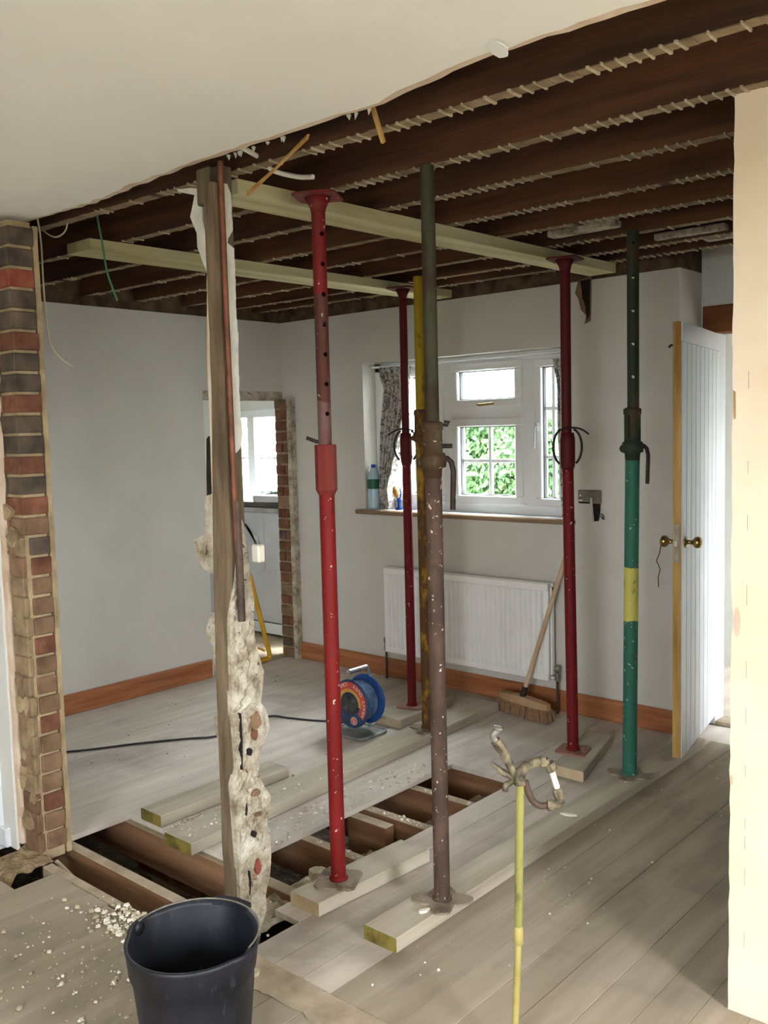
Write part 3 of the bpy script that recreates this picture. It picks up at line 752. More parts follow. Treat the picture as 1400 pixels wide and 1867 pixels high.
def cjoist(y, seed, full=True):
    random.seed(seed); xa, xb = WL + 0.0, 1.6
    k_ = 0.035; ang = math.atan(k_)
    yy = lambda x: y + k_ * (x + 1.25)
    o = MB(); w_ = 0.048; d_ = 0.155
    n = 14; vs = []; fs = []
    for i in range(n + 1):
        x = xa + (xb - xa) * i / n; a = R(-.002, .002)
        vs += [(x, yy(x) - w_, 2.36 + a), (x, yy(x), 2.36 + a), (x, yy(x), 2.36 + d_), (x, yy(x) - w_, 2.36 + d_)]
    for i in range(n):
        for q in range(4): fs.append((i * 4 + q, i * 4 + (q + 1) % 4, i * 4 + 4 + (q + 1) % 4, i * 4 + 4 + q))
    fs += [(3, 2, 1, 0), (n * 4, n * 4 + 1, n * 4 + 2, n * 4 + 3)]
    j = o.add(vs, fs).build('ceiling_joist', 'joist_wood', ceil)
    o = MB(); x = xa + 0.05; strong = 1.0
    while x < 0.6:
        o.cur = 0; L = 0.034
        c = yy(x)
        if random.random() < 0.96:
            o.box(x, x + L * 0.98, c - w_ + R(0.001, .008), c - R(0.001, .008), 2.3575 + R(-.001, .001), 2.3605)
        if random.random() < (0.75 if x > -2.6 else 0.2):
            o.cur = 1; t = R(0.0015, 0.0045)
            dd = R(-.004, .004)
            o.add([(x - t, c - w_ - .003, 2.3555 + dd * .3), (x + t, c - w_ - .003, 2.3555), (x + t + dd, c + .003, 2.354), (x - t + dd, c + .003, 2.354),
                   (x - t, c - w_ - .003, 2.361), (x + t, c - w_ - .003, 2.361), (x + t + dd, c + .003, 2.361), (x - t + dd, c + .003, 2.361)],
                  [(3, 2, 1, 0), (4, 5, 6, 7), (0, 1, 5, 4), (1, 2, 6, 5), (2, 3, 7, 6), (3, 0, 4, 7)])
        x += L
    o.build('lath_marks', ['joist_residue', 'lath_white'], j, kind='stuff')


for i, y in enumerate((1.985, 2.352, 2.69, 3.075, 3.42, 3.77, 4.09, 4.33)): cjoist(y, 60 + i)
# herringbone strutting scraps and a notch in the second joist
for x, y in ((-1.73, 4.02), (-2.02, 3.6), (-1.58, 4.2)):
    MB().cbox(x - 0.16, x + 0.16, y - 0.03, y + 0.03, 2.372, 2.40, .004).build('noggin', 'raw_plaster', ceil)
MB().cbox(-1.98, -1.93, 3.42, 3.72, 2.40, 2.50, .004).build('noggin', 'treated_timber', ceil)

# ------------------------------------------------------------------ support beams on the props
def beam(name, label, x0a, x1a, ya, x0b, x1b, yb, z0, z1):
    o = MB(); n = 10; vs = []; fs = []
    for i in range(n + 1):
        t = i / n; y = ya + (yb - ya) * t; a = x0a + (x0b - x0a) * t; b = x1a + (x1b - x1a) * t
        vs += [(a, y, z0), (b, y, z0), (b, y, z1), (a, y, z1)]
    for i in range(n):
        for q in range(4): fs.append((i * 4 + q, i * 4 + (q + 1) % 4, i * 4 + 4 + (q + 1) % 4, i * 4 + 4 + q))
    fs += [(3, 2, 1, 0), (n * 4, n * 4 + 1, n * 4 + 2, n * 4 + 3)]
    b = o.add(vs, fs).build(name, 'treated_timber'); tag(b, label, 'beam', 'timber beams carrying the joists'); return b


beam('support_beam', 'near pale timber beam running from the broken stud to the green prop', -2.452, -2.303, 1.955, -2.38, -2.235, 4.30, 2.309, 2.3535)
beam('support_beam', 'far greenish timber beam under the joists, behind the broken stud', -3.545, -3.378, 2.09, -3.46, -3.295, 4.36, 2.311, 2.3535)


# ------------------------------------------------------------------ steel props
def tube_holes(o, x, y, z0, z1, r, holes, az, n=20):
    """upright tube whose wall is pierced right through (both sides) at the given heights"""
    hs = sorted(h for h in holes if z0 + .02 < h < z1 - .02); e = 0.0095
    zs = {z0, z1}
    for h in hs: zs |= {h - e, h, h + e}
    zs = sorted(zs); m = len(zs); P = {}
    vs = []
    for i, z in enumerate(zs):
        for j in range(n):
            a = az + 2 * pi * j / n; P[(i, j)] = len(vs); vs.append([x + r * cos(a), y + r * sin(a), z])
    skip = set()
    for h in hs:
        i = zs.index(h)
        for c in (0, n // 2):
            for di in (-1, 0):
                for dj in (-1, 0): skip.add((i + di, (c + dj) % n))
            rad = 0.0078
            for di in (-1, 0, 1):
                for dj in (-1, 0, 1):
                    if di == 0 and dj == 0: continue
                    t = math.atan2(di, dj); a = az + 2 * pi * c / n + rad * cos(t) / r
                    vs[P[(i + di, (c + dj) % n)]] = [x + r * cos(a), y + r * sin(a), h + rad * sin(t)]
    fs = []
    for i in range(m - 1):
        for j in range(n):
            if (i, j) in skip: continue
            fs.append((P[(i, j)], P[(i, (j + 1) % n)], P[(i + 1, (j + 1) % n)], P[(i + 1, j)]))
    return o.add(vs, fs, True)


def poly_plate(o, x, y, z, t, kind, rot):
    if kind == 'square':
        pts = [(-.07, -.055), (-.055, -.07), (.055, -.07), (.07, -.055), (.07, .055), (.055, .07), (-.055, .07), (-.07, .055)]
    else:                                                  # old cast plate with waisted sides
        pts = []
        for i in range(40):
            a = 2 * pi * i / 40; rr = 0.058 + 0.042 * cos(2 * a) ** 2 + 0.004 * sin(9 * a)
            pts.append((rr * cos(a), rr * sin(a)))
    q = [(x + a * cos(rot) - b * sin(rot), y + a * sin(rot) + b * cos(rot)) for a, b in pts]
    return o.prism(q, XY, z, z + t)


def prop(label, x, y, zb, zt, zc0, zc1, ro, ri, mats, collar, holes=(), az=0.0, plate='square', rot=0.0, tplate=True, lean=(0, 0)):
    g = thing('steel_prop', label, 'prop', (x, y, zb), 'adjustable steel props')
    sk = lambda z: (x + lean[0] * (z - zb), y + lean[1] * (z - zb))
    o = MB(); poly_plate(o, x, y, zb, 0.007, plate, rot); o.build('base_plate', mats[3], g)
    o = MB(); o.tube([(x, y, zb + 0.005), (*sk(zc0 + .01), zc0 + .01)], ro, 24); o.lathe([(ro + .006, 0), (ro + .006, .006), (ro, .012)], (x, y, zb + .007), 24)
    o.build('outer_tube', mats[0], g)
    o = MB(); xi, yi = sk(1.8); tube_holes(o, xi, yi, zc0, zt - 0.006, ri, holes, az); o.build('inner_tube', mats[1], g)
    if tplate:
        o = MB(); poly_plate(o, xi, yi, zt - 0.007, 0.007, 'square', rot); o.lathe([(ri, -0.05), (ri + .004, -.03), (ri + .02, -.0)], (xi, yi, zt - .007), 20)
        o.build('top_plate', mats[1] if plate == 'square' else 'dark_iron', g)
    xc, yc = sk(zc0); cx = Vector((cos(az), sin(az), 0)); rx = Vector((cos(YAW), sin(YAW), 0))    # rx: across the prop as first seen
    if collar == 'hex':
        o = MB(); o.lathe([(ro, -.018), (ro + .004, -.01), (ro + .01, 0), (ro + .010, zc1 - zc0 - .004), (ro + .008, zc1 - zc0), (ri, zc1 - zc0)], (xc, yc, zc0), 8, smooth=False); o.build('sleeve', mats[2], g)
        c = Vector((xc, yc, zc1 + 0.006)); d = (rx * -1 + Vector((.1, .2, .12))).normalized()
        MB().tube([c + d * 0.0, c + d * 0.03, c + d * 0.062 + Vector((0, 0, .008))], 0.006, 8).build('pin', 'dark_iron', g)
    elif collar == 'ears':
        o = MB(); o.lathe([(ro, -.03), (ro + .006, -.012), (ro + .008, 0.02), (ro + .008, zc1 - zc0 - .03), (ro + .003, zc1 - zc0), (ri, zc1 - zc0)], (xc, yc, zc0), 20); col_ = o.build('collar', mats[2], g)
        for sgn in (-1, 1):
            pts = []
            for i in range(15):
                t = -1.15 + 2.5 * i / 14
                pts.append(Vector((xc, yc, zc0 + 0.075)) + rx * sgn * (ro - 0.008 + 0.047 * cos(t)) + Vector((0, 0, 0.082 * sin(t))))
            MB().tube(pts, 0.0055, 8).build('collar_handle', 'dark_iron', g)
        c = Vector((xc, yc, zc1 + 0.012)); s_ = -1 if 'far end' in label else 1
        pts = [c - rx * s_ * 0.03]
        for i in range(12):
            t = i / 11; pts.append(c + rx * s_ * (-.04 + 0.135 * t) + Vector((-sin(YAW), cos(YAW), 0)) * (-0.034 * sin(t * 3.0)) + Vector((0, 0, 0.012 * sin(t * pi) - 0.02 * t * t * t)))
        MB().tube(pts, 0.0045, 7).build('pin', 'dark_iron', g)
    else:
        H = zc1 - zc0
        o = MB(); o.lathe([(ro, -.03), (ro + .002, 0), (ro + .014, .004), (ro + .016, .025), (ro + .012, .045), (ro + .004, .05), (ro + .004, H - .03), (ro + .007, H - .025), (ro + .007, H - .006), (ri + .002, H), (ri, H)], (xc, yc, zc0), 24)
        o.build('collar', mats[2], g)
        c = Vector((xc, yc, zc0 + 0.03)) + rx * (ro + 0.006)
        MB().tube([c - rx * 0.01, c + rx * 0.012, c + rx * 0.024 - Vector((0, 0, .012)), c + rx * 0.03 - Vector((0, 0, .04)), c + rx * 0.026 - Vector((0, 0, .16))], 0.0085, 10).build('collar_handle', 'dark_iron', g)
        if collar == 'nut2':
            c = Vector((xc, yc, zc0 + 0.068)) + rx * ro
            MB().tube([c - rx * .02, c + rx * 0.034], 0.007, 8).build('pin', 'dark_iron', g)
            c = Vector((xc, yc, zc1 - .01)) + rx * ro
            MB().tube([c - rx * .01, c + rx * 0.02 - Vector((0, 0, .004)), c + rx * 0.026 + Vector((0, 0, .006)), c + rx * .01 + Vector((0, 0, .008))], 0.005, 7).build('pin_loop', 'dark_iron', g)
            c = Vector((xc, yc, zc0 + 0.02)) - rx * (ro + .012); MB().lathe([(.004, -.012), (.014, -.006), (.014, .006), (.004, .012)], c, 10, rx).build('lug', mats[2], g)
        else:
            o = MB(); o.box(xc + .0, xc + .006, yc - ro - .006, yc - ro - .001, zc0 + .06, zc1 - .03); o.build('slot', 'dark_hole', g)
            c = Vector((xc, yc, zc0 + 0.02)) - rx * (ro + .012); MB().lathe([(.004, -.012), (.014, -.006), (.014, .006), (.004, .012)], c, 10, rx).build('lug', mats[2], g)
    return g


PZ = 0.0485
def hs(a, b, st):
    r_ = []; z = a
    while z < b: r_.append(z); z += st
    return r_


toward = lambda x, y: math.atan2(-y, -x)
prop('bright red prop with octagonal sleeve on the short board by the broken stud', -2.156, 2.158, PZ, 2.3085, 1.373, 1.52, 0.0255, 0.0225, ('red_outer', 'red_inner', 'red_sleeve', 'base_steel'), 'hex', hs(1.619, 2.25, 0.0945), toward(-2.156, 2.158) + 0.45, rot=0.5)
prop('thick brown rusty prop on the near end of the long right plank', -1.80, 2.27, PZ, 2.357, 1.44, 1.585, 0.026, 0.0215, ('brown_outer', 'drab_inner', 'collar_iron', 'base_steel'), 'nut2', (), 0, plate='cast', rot=0.6, tplate=False)
prop('yellow rust-flecked prop half hidden behind the thick brown prop', -2.925, 3.60, PZ, 2.309, 1.50, 1.66, 0.029, 0.024, ('yellow_outer', 'yellow_inner', 'yellow_outer', 'base_steel'), 'nut2', (), 0, plate='cast', rot=0.3, tplate=False)
prop('dark red prop at the far end, between radiator and cable reel', -3.235, 3.85, PZ, 2.309, 1.40, 1.545, 0.0245, 0.021, ('crimson_outer', 'crimson_inner', 'crimson_inner', 'base_red'), 'ears', (), 0, rot=0.3)
prop('dark red prop with looped collar handles on the small block beside the green prop', -2.18, 3.755, PZ, 2.309, 1.39, 1.53, 0.0262, 0.0235, ('crimson_outer', 'crimson_inner', 'crimson_inner', 'base_red'), 'ears', (), 0, rot=0.2, lean=(-0.012, 0))
prop('green prop with a yellow painted band, nearest the open door', -1.832, 3.632, PZ, 2.357, 1.44, 1.63, 0.0302, 0.0245, ('green_outer', 'green_inner', 'green_inner', 'base_steel'), 'nut', hs(1.757, 2.3, 0.135), toward(-1.832, 3.632) + 0.06, plate='cast', rot=0.2, lean=(0.012, 0), tplate=False)


# ------------------------------------------------------------------ sole planks on the floor
FOOT = []


def plank(name, label, a0, a1, ya, b0, b1, yb, endmat, z0=0.0012, z1=0.0482, cat='plank'):
    FOOT.append((a0, a1, ya, b0, b1, yb))
    o = MB(); n = 8; vs = []; fs = []; e = 0.003
    for i in range(n + 1):
        t = i / n; y = ya + (yb - ya) * t; p = a0 + (b0 - a0) * t; q = a1 + (b1 - a1) * t
        vs += [(p + e, y, z0), (q - e, y, z0), (q, y, z0 + e), (q, y, z1 - e), (q - e, y, z1), (p + e, y, z1), (p, y, z1 - e), (p, y, z0 + e)]
    for i in range(n):
        for k_ in range(8): fs.append((i * 8 + k_, i * 8 + (k_ + 1) % 8, i * 8 + 8 + (k_ + 1) % 8, i * 8 + 8 + k_))
    o.add(vs, fs); o.cur = 1; o.add(vs[:8], [list(range(8))[::-1]]); o.cur = 0; o.add(vs[-8:], [list(range(8))])
    b = o.build(name, ['plank_wood', endmat]); tag(b, label, cat, 'sole planks under the props'); return b


plank('sole_plank', 'long right plank with a mossy dark sawn end, under the brown and green props', -1.899, -1.766, 2.003, -1.880, -1.765, 4.28, 'plank_end')
plank('sole_plank', 'short pale board with clean cut end under the bright red prop', -2.231, -2.097, 2.005, -2.199, -2.060, 2.53, 'plank_end_pale')
plank('sole_plank', 'long plank between trench and cable reel, under the yellow prop', -2.950, -2.785, 2.018, -3.055, -2.893, 4.185, 'plank_end')
plank('sole_plank', 'mossy offcut beside the long left plank, behind the broken stud', -3.228, -3.090, 2.100, -3.225, -3.085, 2.79, 'plank_end')
plank('sole_plank', 'small thick block under the dark red prop by the green prop', -2.160, -2.005, 3.54, -2.285, -2.145, 4.07, 'plank_end_pale')
plank('sole_plank', 'short board under the far dark red prop, beside the cable reel', -3.300, -3.122, 3.62, -3.335, -3.16, 4.13, 'plank_end_pale')

# ------------------------------------------------------------------ radiator
rd = thing('radiator', 'white ribbed panel radiator on the wall under the window', 'radiator', (-3.23, 4.3, 0.18))
rx0, rx1, rz0, rz1 = -3.825, -2.645, 0.182, 0.715
prof = []; n = 34; wv = (rx1 - rx0 - 0.05) / n
prof.append((rx0, 4.318)); prof.append((rx0, 4.306))
for i in range(n):
    a = rx0 + 0.025 + wv * i
    prof += [(a + wv * .08, 4.306), (a + wv * .24, 4.288), (a + wv * .70, 4.288), (a + wv * .88, 4.306)]
prof += [(rx1, 4.306), (rx1, 4.318)]
o = MB(); o.prism(prof, XY, rz0 + 0.04, rz1 - 0.04)
o.cbox(rx0, rx1, 4.300, 4.318, rz0, rz0 + 0.0405, .004); o.cbox(rx0, rx1, 4.300, 4.318, rz1 - 0.0405, rz1, .004)
o.build('front_panel', 'radiator_enamel', rd)
MB().cbox(rx0, rx1, 4.352, 4.37, rz0, rz1, .004).build('rear_panel', 'radiator_enamel', rd)
o = MB()
o.box(rx0, rx1, 4.318, 4.352, rz1 - .004, rz1 + .002)
for i in range(40): o.box(rx0 + .02 + i * .0288, rx0 + .024 + i * .0288, 4.318, 4.352, rz1 - .06, rz1 - .004)
o.build('top_grille', 'radiator_enamel', rd)
MB().cbox(rx1 - .001, rx1 + .012, 4.322, 4.350, rz0 + .03, rz1 - .02, .003).build('end_connector', 'radiator_enamel', rd)
for xx, s_ in ((rx0 - 0.02, -1), (rx1 + 0.035, 1)):
    MB().tube([(xx - s_ * 0.035, 4.335, rz0 + .03), (xx, 4.335, rz0 + .03)], .009, 8).build('tail_pipe', 'chrome', rd)
    MB().lathe([(.009, 0), (.014, .005), (.014, .035), (.010, .04), (.010, .05), (.016, .052), (.016, .08), (.012, .084)], (xx, 4.335, rz0), 12).build('valve', 'chrome' if s_ < 0 else 'steel_box', rd)
    MB().tube([(xx, 4.335, rz0 + .002), (xx, 4.335, 0.003)], .0075, 8).build('supply_pipe', 'dark_pipe', rd)
MB().lathe([(.004, 0), (.012, .002), (.012, .012), (.006, .016)], (rx1 + .012, 4.336, rz1 - .03), 10, (1, 0, 0)).build('bleed_plug', 'dark_pipe', rd)

# ------------------------------------------------------------------ broom leaning by the radiator
br = thing('broom', 'wooden broom leaning on the wall beside the radiator', 'broom', (-2.746, 4.2, 0))
c0, c1 = Vector((-2.915, 4.240, 0)), Vector((-2.560, 4.165, 0)); d = (c1 - c0).normalized(); nrm = Vector((-d.y, d.x, 0))
o = MB(); vs = []; fs = []; n = 16
for i in range(n + 1):
    t = i / n; p = c0 + (c1 - c0) * t; wd = 0.030 * (1 - abs(2 * t - 1) ** 6 * .5); h = 0.098 + 0.010 * (1 - (2 * t - 1) ** 2)
    vs += [p - nrm * wd + Vector((0, 0, .066)), p + nrm * wd + Vector((0, 0, .066)), p + nrm * wd * .8 + Vector((0, 0, h)), p - nrm * wd * .8 + Vector((0, 0, h))]
for i in range(n):
    for q in range(4): fs.append((i * 4 + q, i * 4 + (q + 1) % 4, i * 4 + 4 + (q + 1) % 4, i * 4 + 4 + q))
fs += [(3, 2, 1, 0), (n * 4, n * 4 + 1, n * 4 + 2, n * 4 + 3)]
o.add(vs, fs).build('head', 'broom_head_wood', br)
o = MB(); random.seed(4)
for i in range(46):
    for q in range(7):
        p = c0 + (c1 - c0) * ((i + .5) / 46) + nrm * (q - 3) * 0.0085 + Vector((R(-.002, .002), R(-.002, .002), 0))
        e_ = p + nrm * (q - 3) * 0.004 + d * ((i - 23) * 0.0006) + Vector((R(-.006, .006), R(-.006, .006), 0.001 + R(0, .004)))
        a = Vector((p.x, p.y, .07))
        o.add([a + d * .004, a - d * .002 + nrm * .0035, a - d * .002 - nrm * .0035, e_ + d * .005, e_ - d * .003 + nrm * .004, e_ - d * .003 - nrm * .004], [(0, 1, 4, 3), (1, 2, 5, 4), (2, 0, 3, 5), (3, 4, 5)])
o.build('bristles', 'broom_bristle', br, kind='stuff')
hb = Vector((-2.748, 4.200, 0.10)); ht = Vector((-2.535, 4.385, 0.99))
MB().tube([hb, hb + (ht - hb) * .065], 0.0165, 12).build('socket', 'dark_iron', br)
MB().tube([hb + (ht - hb) * .05, hb + (ht - hb) * .5, ht], 0.0125, 12).build('handle', 'broom_wood', br)

# ------------------------------------------------------------------ blue cable reel
rl = thing('cable_reel', 'blue extension cable reel on grey tube stand on the floor', 'cable reel', (-3.25, 3.43, 0))
cx, cz = -3.262, 0.168; yf, yb = 3.385, 3.50; AX = (0, 1, 0)
def ring(o, r0, r1, y0, y1, n=48):
    return o.lathe([(r0, 0), (r1, 0), (r1, y1 - y0), (r0, y1 - y0), (r0, 0)], (cx, y0, cz), n, AX, smooth=False)
o = MB(); o.lathe([(0.02, 0), (.118, 0), (.126, .006), (.126, .012), (.118, .016), (0.02, .016)], (cx, yf, cz), 48, AX); o.build('front_disc', 'reel_navy', rl)
o = MB(); o.lathe([(0.02, 0), (.122, 0), (.130, .006), (.130, .012), (.122, .018), (0.02, .018)], (cx, yb, cz), 48, AX); o.build('back_disc', 'reel_blue', rl)
o = MB(); random.seed(9); prof = [(0.02, 0.014)]
for i in range(10): prof += [(.084 + .004 * (i % 3), .016 + i * .0098), (.096 + .004 * (i % 3), .021 + i * .0098)]
prof.append((.02, .116)); o.lathe(prof, (cx, yf, cz), 40, AX); o.build('wound_cable', 'grey_cable', rl)
def arc_plate(o, r0, r1, t0, t1, y0, y1, n=40):
    vs = []
    for i in range(n + 1):
        t = t0 + (t1 - t0) * i / n
        for r_ in (r0, r1):
            for yy in (y0, y1): vs.append((cx + r_ * cos(t), yy, cz + r_ * sin(t)))
    fs = []
    for i in range(n):
        a = i * 4; b = a + 4
        fs += [(a, a + 2, b + 2, b), (a + 1, b + 1, b + 3, a + 3), (a, b, b + 1, a + 1), (a + 2, a + 3, b + 3, b + 2)]
    fs += [(0, 1, 3, 2), (n * 4, n * 4 + 2, n * 4 + 3, n * 4 + 1)]
    return o.add(vs, fs)
lab = arc_plate(MB(), .072, .114, radians(-38), radians(214), yf - .0022, yf + .001).build('label_ring', 'reel_red', rl)
arc_plate(MB(), .062, .080, radians(-8), radians(190), yf - .0034, yf - .0005).build('label_band', 'reel_orange', lab)
o = MB(); o.lathe([(0, -.012), (.05, -.012), (.058, -.006), (.058, .004), (0.0, .004)], (cx, yf, cz), 30, AX); hub = o.build('socket_panel', 'reel_black', rl)
o = MB()
for (a, b) in ((-.022, .02), (.022, .02), (-.022, -.022), (.022, -.022)):
    o.lathe([(0, -.0145), (.016, -.0145), (.017, -.011), (0, -.011)], (cx + a, yf, cz + b), 16, AX)
o.build('socket_outlet', 'dark_board', hub)
lg = MB(); lg.lathe([(0.001, -.003), (.021, -.003), (.021, -.0005), (0.001, -.0005)], (cx + 0.028, yf, cz - .085), 24, AX, smooth=False); lg = lg.build('badge', 'reel_red', rl)
arc = MB(); arc.lathe([(.019, -.0036), (.021, -.0036), (.021, -.001), (.019, -.001), (.019, -.0036)], (cx + 0.028, yf, cz - .085), 24, AX, smooth=False); arc.build('badge_rim', 'print_white', lg)


def text_mesh(body, place, name, mat, parent, size):
    """flat print: each letter turned into a mesh and set in place by place(i, n) -> matrix"""
    vs = []; fs = []
    for i, ch in enumerate(body):
        if ch == ' ': continue
        cu = bpy.data.curves.new('letter', 'FONT'); cu.body = ch; cu.size = size; cu.align_x = 'CENTER'; cu.extrude = 0.0003; cu.resolution_u = 2
        ob = bpy.data.objects.new('letter', cu); COL.objects.link(ob)
        dg = bpy.context.evaluated_depsgraph_get(); me = bpy.data.meshes.new_from_object(ob.evaluated_get(dg))
        mt = place(i, len(body)); o_ = len(vs)
        vs += [tuple(mt @ q.co) for q in me.vertices]; fs += [[o_ + q for q in p.vertices] for p in me.polygons]
        bpy.data.objects.remove(ob); bpy.data.curves.remove(cu); bpy.data.meshes.remove(me)
    return MB().add(vs, fs).build(name, mat, parent, kind='stuff')


def ringplace(r_, t0, t1, yy):
    def f(i, n):
        t = t0 + (t1 - t0) * (i + .5) / n
        # letters run counter-clockwise round the disc with their feet outwards
        ex = Vector((-sin(t), 0, cos(t))); ey = Vector((-cos(t), 0, -sin(t))); ez = ex.cross(ey)
        return Matrix.Translation((cx + r_ * cos(t), yy, cz + r_ * sin(t))) @ Matrix((ex, ey, ez)).transposed().to_4x4()
    return f


text_mesh('HEAVY DUTY  CABLE REEL', ringplace(.110, radians(-34), radians(206), yf - .0026), 'lettering', 'print_white', lab, 0.026)
def flat(cx_, cz_, dx, rot, yy):
    def f(i, n):
        ex = Vector((cos(rot), 0, sin(rot))); ey = Vector((-sin(rot), 0, cos(rot))); ez = ex.cross(ey)
        return Matrix.Translation(Vector((cx_, yy, cz_)) + ex * dx * (i - (n - 1) / 2) - ey * .008) @ Matrix((ex, ey, ez)).transposed().to_4x4()
    return f
text_mesh('OK', flat(cx + .028, cz - .085, .016, radians(-62), yf - .0033), 'lettering', 'print_white', lg, 0.022)
# tubular stand: floor loop, uprights and top handle
T = 0.009
yl0, yl1 = 3.345, 3.545; xl0, xl1 = cx - 0.135, cx + 0.115
rc = .035
def rounded(pts, r_, steps=5, closed=False):
    out_ = []; n = len(pts)
    for i, p in enumerate(pts):
        p = Vector(p)
        if not closed and i in (0, n - 1): out_.append(p); continue
        a = Vector(pts[i - 1]); b = Vector(pts[(i + 1) % n]); u = (a - p).normalized() * r_; v_ = (b - p).normalized() * r_
        for k_ in range(steps + 1):
            t = k_ / steps; out_.append((1 - t) ** 2 * (p + u) + 2 * t * (1 - t) * p + t * t * (p + v_))
    if closed: out_.append(out_[0])
    return out_
o = MB(); o.tube(rounded([(xl0, yl0, T), (xl1, yl0, T), (xl1, yl1, T), (xl0, yl1, T)], rc, 5, True), T, 10, caps=False)
o.build('stand_base', 'galvanised', rl)
o = MB(); o.prism([(xl0 + .01, yl0 + .01), (xl1 - .01, yl0 + .01), (xl1 - .01, yl1 - .01), (xl0 + .01, yl1 - .01)], XY, 0.008, 0.011); o.build('stand_tray', 'galvanised', rl)
o = MB(); o.tube(rounded([(cx + .0, yl1 - .01, T), (cx + .0, yl1 - .01, .335), (cx + .0, 3.375, .335)], .03, 5), 0.0095, 10); o.build('carry_frame', 'galvanised', rl)
o = MB(); o.tube([(cx, 3.385, .335), (cx, 3.515, .335)], 0.013, 12); o.build('handle', 'chrome', rl)
MB().tube([(cx, yf - .004, cz), (cx, yl1 - .01, cz)], 0.012, 10).build('axle', 'dark_iron', rl)
pts = [(-4.75, 1.95, .006), (-4.5, 2.08, .006), (-4.22, 2.332, .006), (-4.037, 2.623, .006), (-3.9, 2.82, .006), (-3.809, 2.934, .006), (-3.80, 3.12, .006), (-3.84, 3.338, .006), (-3.73, 3.385, .006), (-3.595, 3.432, .006), (-3.50, 3.48, .006), (-3.40, 3.50, .012), (-3.34, 3.46, .04), (-3.32, 3.44, .085)]
def smooth(pts, n=8):
    P = [Vector(p) for p in pts]; P = [P[0] * 2 - P[1]] + P + [P[-1] * 2 - P[-2]]; out_ = []
    for i in range(1, len(P) - 2):
        for k_ in range(n):
            t = k_ / n; a, b, c, d_ = P[i - 1:i + 3]
            out_.append(.5 * ((2 * b) + (c - a) * t + (2 * a - 5 * b + 4 * c - d_) * t * t + (3 * b - a - 3 * c + d_) * t ** 3))
    out_.append(P[-2]); return out_
MB().tube(smooth(pts), 0.0055, 8).build('cable', 'black_cable', rl)

# ------------------------------------------------------------------ black rubble bucket
bk = thing('bucket', 'black rubber builder bucket on the boards in front', 'bucket', (-1.835, 1.322, 0))
bx, by, bh, br_ = -1.835, 1.322, 0.335, 0.166
out_p = []; n = 64
rows = [(0.0, .125), (.012, .128), (.10, .137), (.20, .147), (.262, .1535), (.266, .160), (.325, .166), (.335, .168), (.336, .160), (.325, .158), (.25, .147), (.1, .132), (.02, .122), (.018, .0)]
vs = []; fs = []
spout = math.atan2(0.55, -0.15)
for i, (h, r_) in enumerate(rows):
    for j in range(n):
        a = 2 * pi * j / n
        rr = r_
        if 0.01 < h < .262 and i < 6: rr += 0.0035 * (1 if (j % 8) in (0, 1) else 0)
        dq = abs((a - spout + pi) % (2 * pi) - pi)
        if h > .3: rr += 0.010 * max(0, 1 - (dq / .34) ** 2)
        dl_ = min(abs((a - q + pi) % (2 * pi) - pi) for q in (0.30, 0.30 + pi))
        if h > .2: rr += 0.012 * (h - .2) / .13 * max(0, 1 - (dl_ / .4) ** 2)
        sq = 1 + 0.03 * cos(2 * (a - 2.3))
        vs.append((bx + rr * sq * cos(a), by + rr * sq * sin(a), h))
for i in range(len(rows) - 1):
    for j in range(n): fs.append((i * n + j, i * n + (j + 1) % n, (i + 1) * n + (j + 1) % n, (i + 1) * n + j))
fs.append(list(range(n))[::-1])
o = MB().add(vs, fs, True); o.build('body', 'black_rubber', bk)
a0, a1 = spout - .33, spout + .33
o = MB(); o.prism([(bx + r_ * cos(t), by + r_ * sin(t)) for r_, t in [(.158, a0), (.160, a0 + .16), (.161, spout), (.160, a1 - .16), (.158, a1), (.172, a1), (.187, a1 - .05), (.189, spout), (.187, a0 + .05), (.172, a0)]], XY, .329, .342); o.build('grip_lip', 'black_rubber', bk)
hp = []
ha = 0.30
for i in range(25):
    t = i / 24; ang = ha + pi * t
    hp.append((bx + .164 * cos(ang), by + .164 * sin(ang), .338 + .006 * sin(pi * t)))
MB().tube(hp, .0025, 6).build('wire_handle', 'steel_box', bk)
for t in (ha, ha + pi):
    MB().lathe([(.0, 0), (.018, .0), (.018, .012), (0, .014)], (bx + .160 * cos(t), by + .160 * sin(t), .318), 12, (cos(t), sin(t), 0)).build('handle_lug', 'black_rubber', bk)
o = MB(); random.seed(15)
vsn = []
for i in range(19):
    rr = .118 * (1 - i / 18)
    pass
o.lathe([(.121, .03), (.09, .045), (.05, .055), (0, .06)], (bx, by, 0), 24); o.build('bucket_contents', 'dark_board', bk, kind='stuff')

# ------------------------------------------------------------------ yellow gas pipe with capped fittings
gp = thing('gas_pipe', 'yellow upright gas pipe with brass elbows rising from the floor', 'pipe', (-1.25, 1.85, 0))
MB().tube([(-1.250, 1.851, -0.03), (-1.2365, 1.859, .305)], .0088, 16).build('lower_pipe', 'yellow_steel' if False else 'gas_yellow', gp)
MB().lathe([(.0088, -.002), (.0125, 0), (.0125, .032), (.0115, .036), (.0115, .044), (.0095, .046)], (-1.2365, 1.859, .288), 16).build('coupling', 'gas_yellow', gp)
MB().tube([(-1.2365, 1.859, .33), (-1.229, 1.864, .70)], .0105, 16).build('upper_pipe', 'gas_pipe_paint', gp)
def px_(dx, dz, dy=0):      # local offsets across (dx), up (dz) and away (dy) from the pipe top
    return Vector((-1.229, 1.864, .70)) + Vector((cos(YAW), sin(YAW), 0)) * dx + Vector((-sin(YAW), cos(YAW), 0)) * dy + Vector((0, 0, dz))
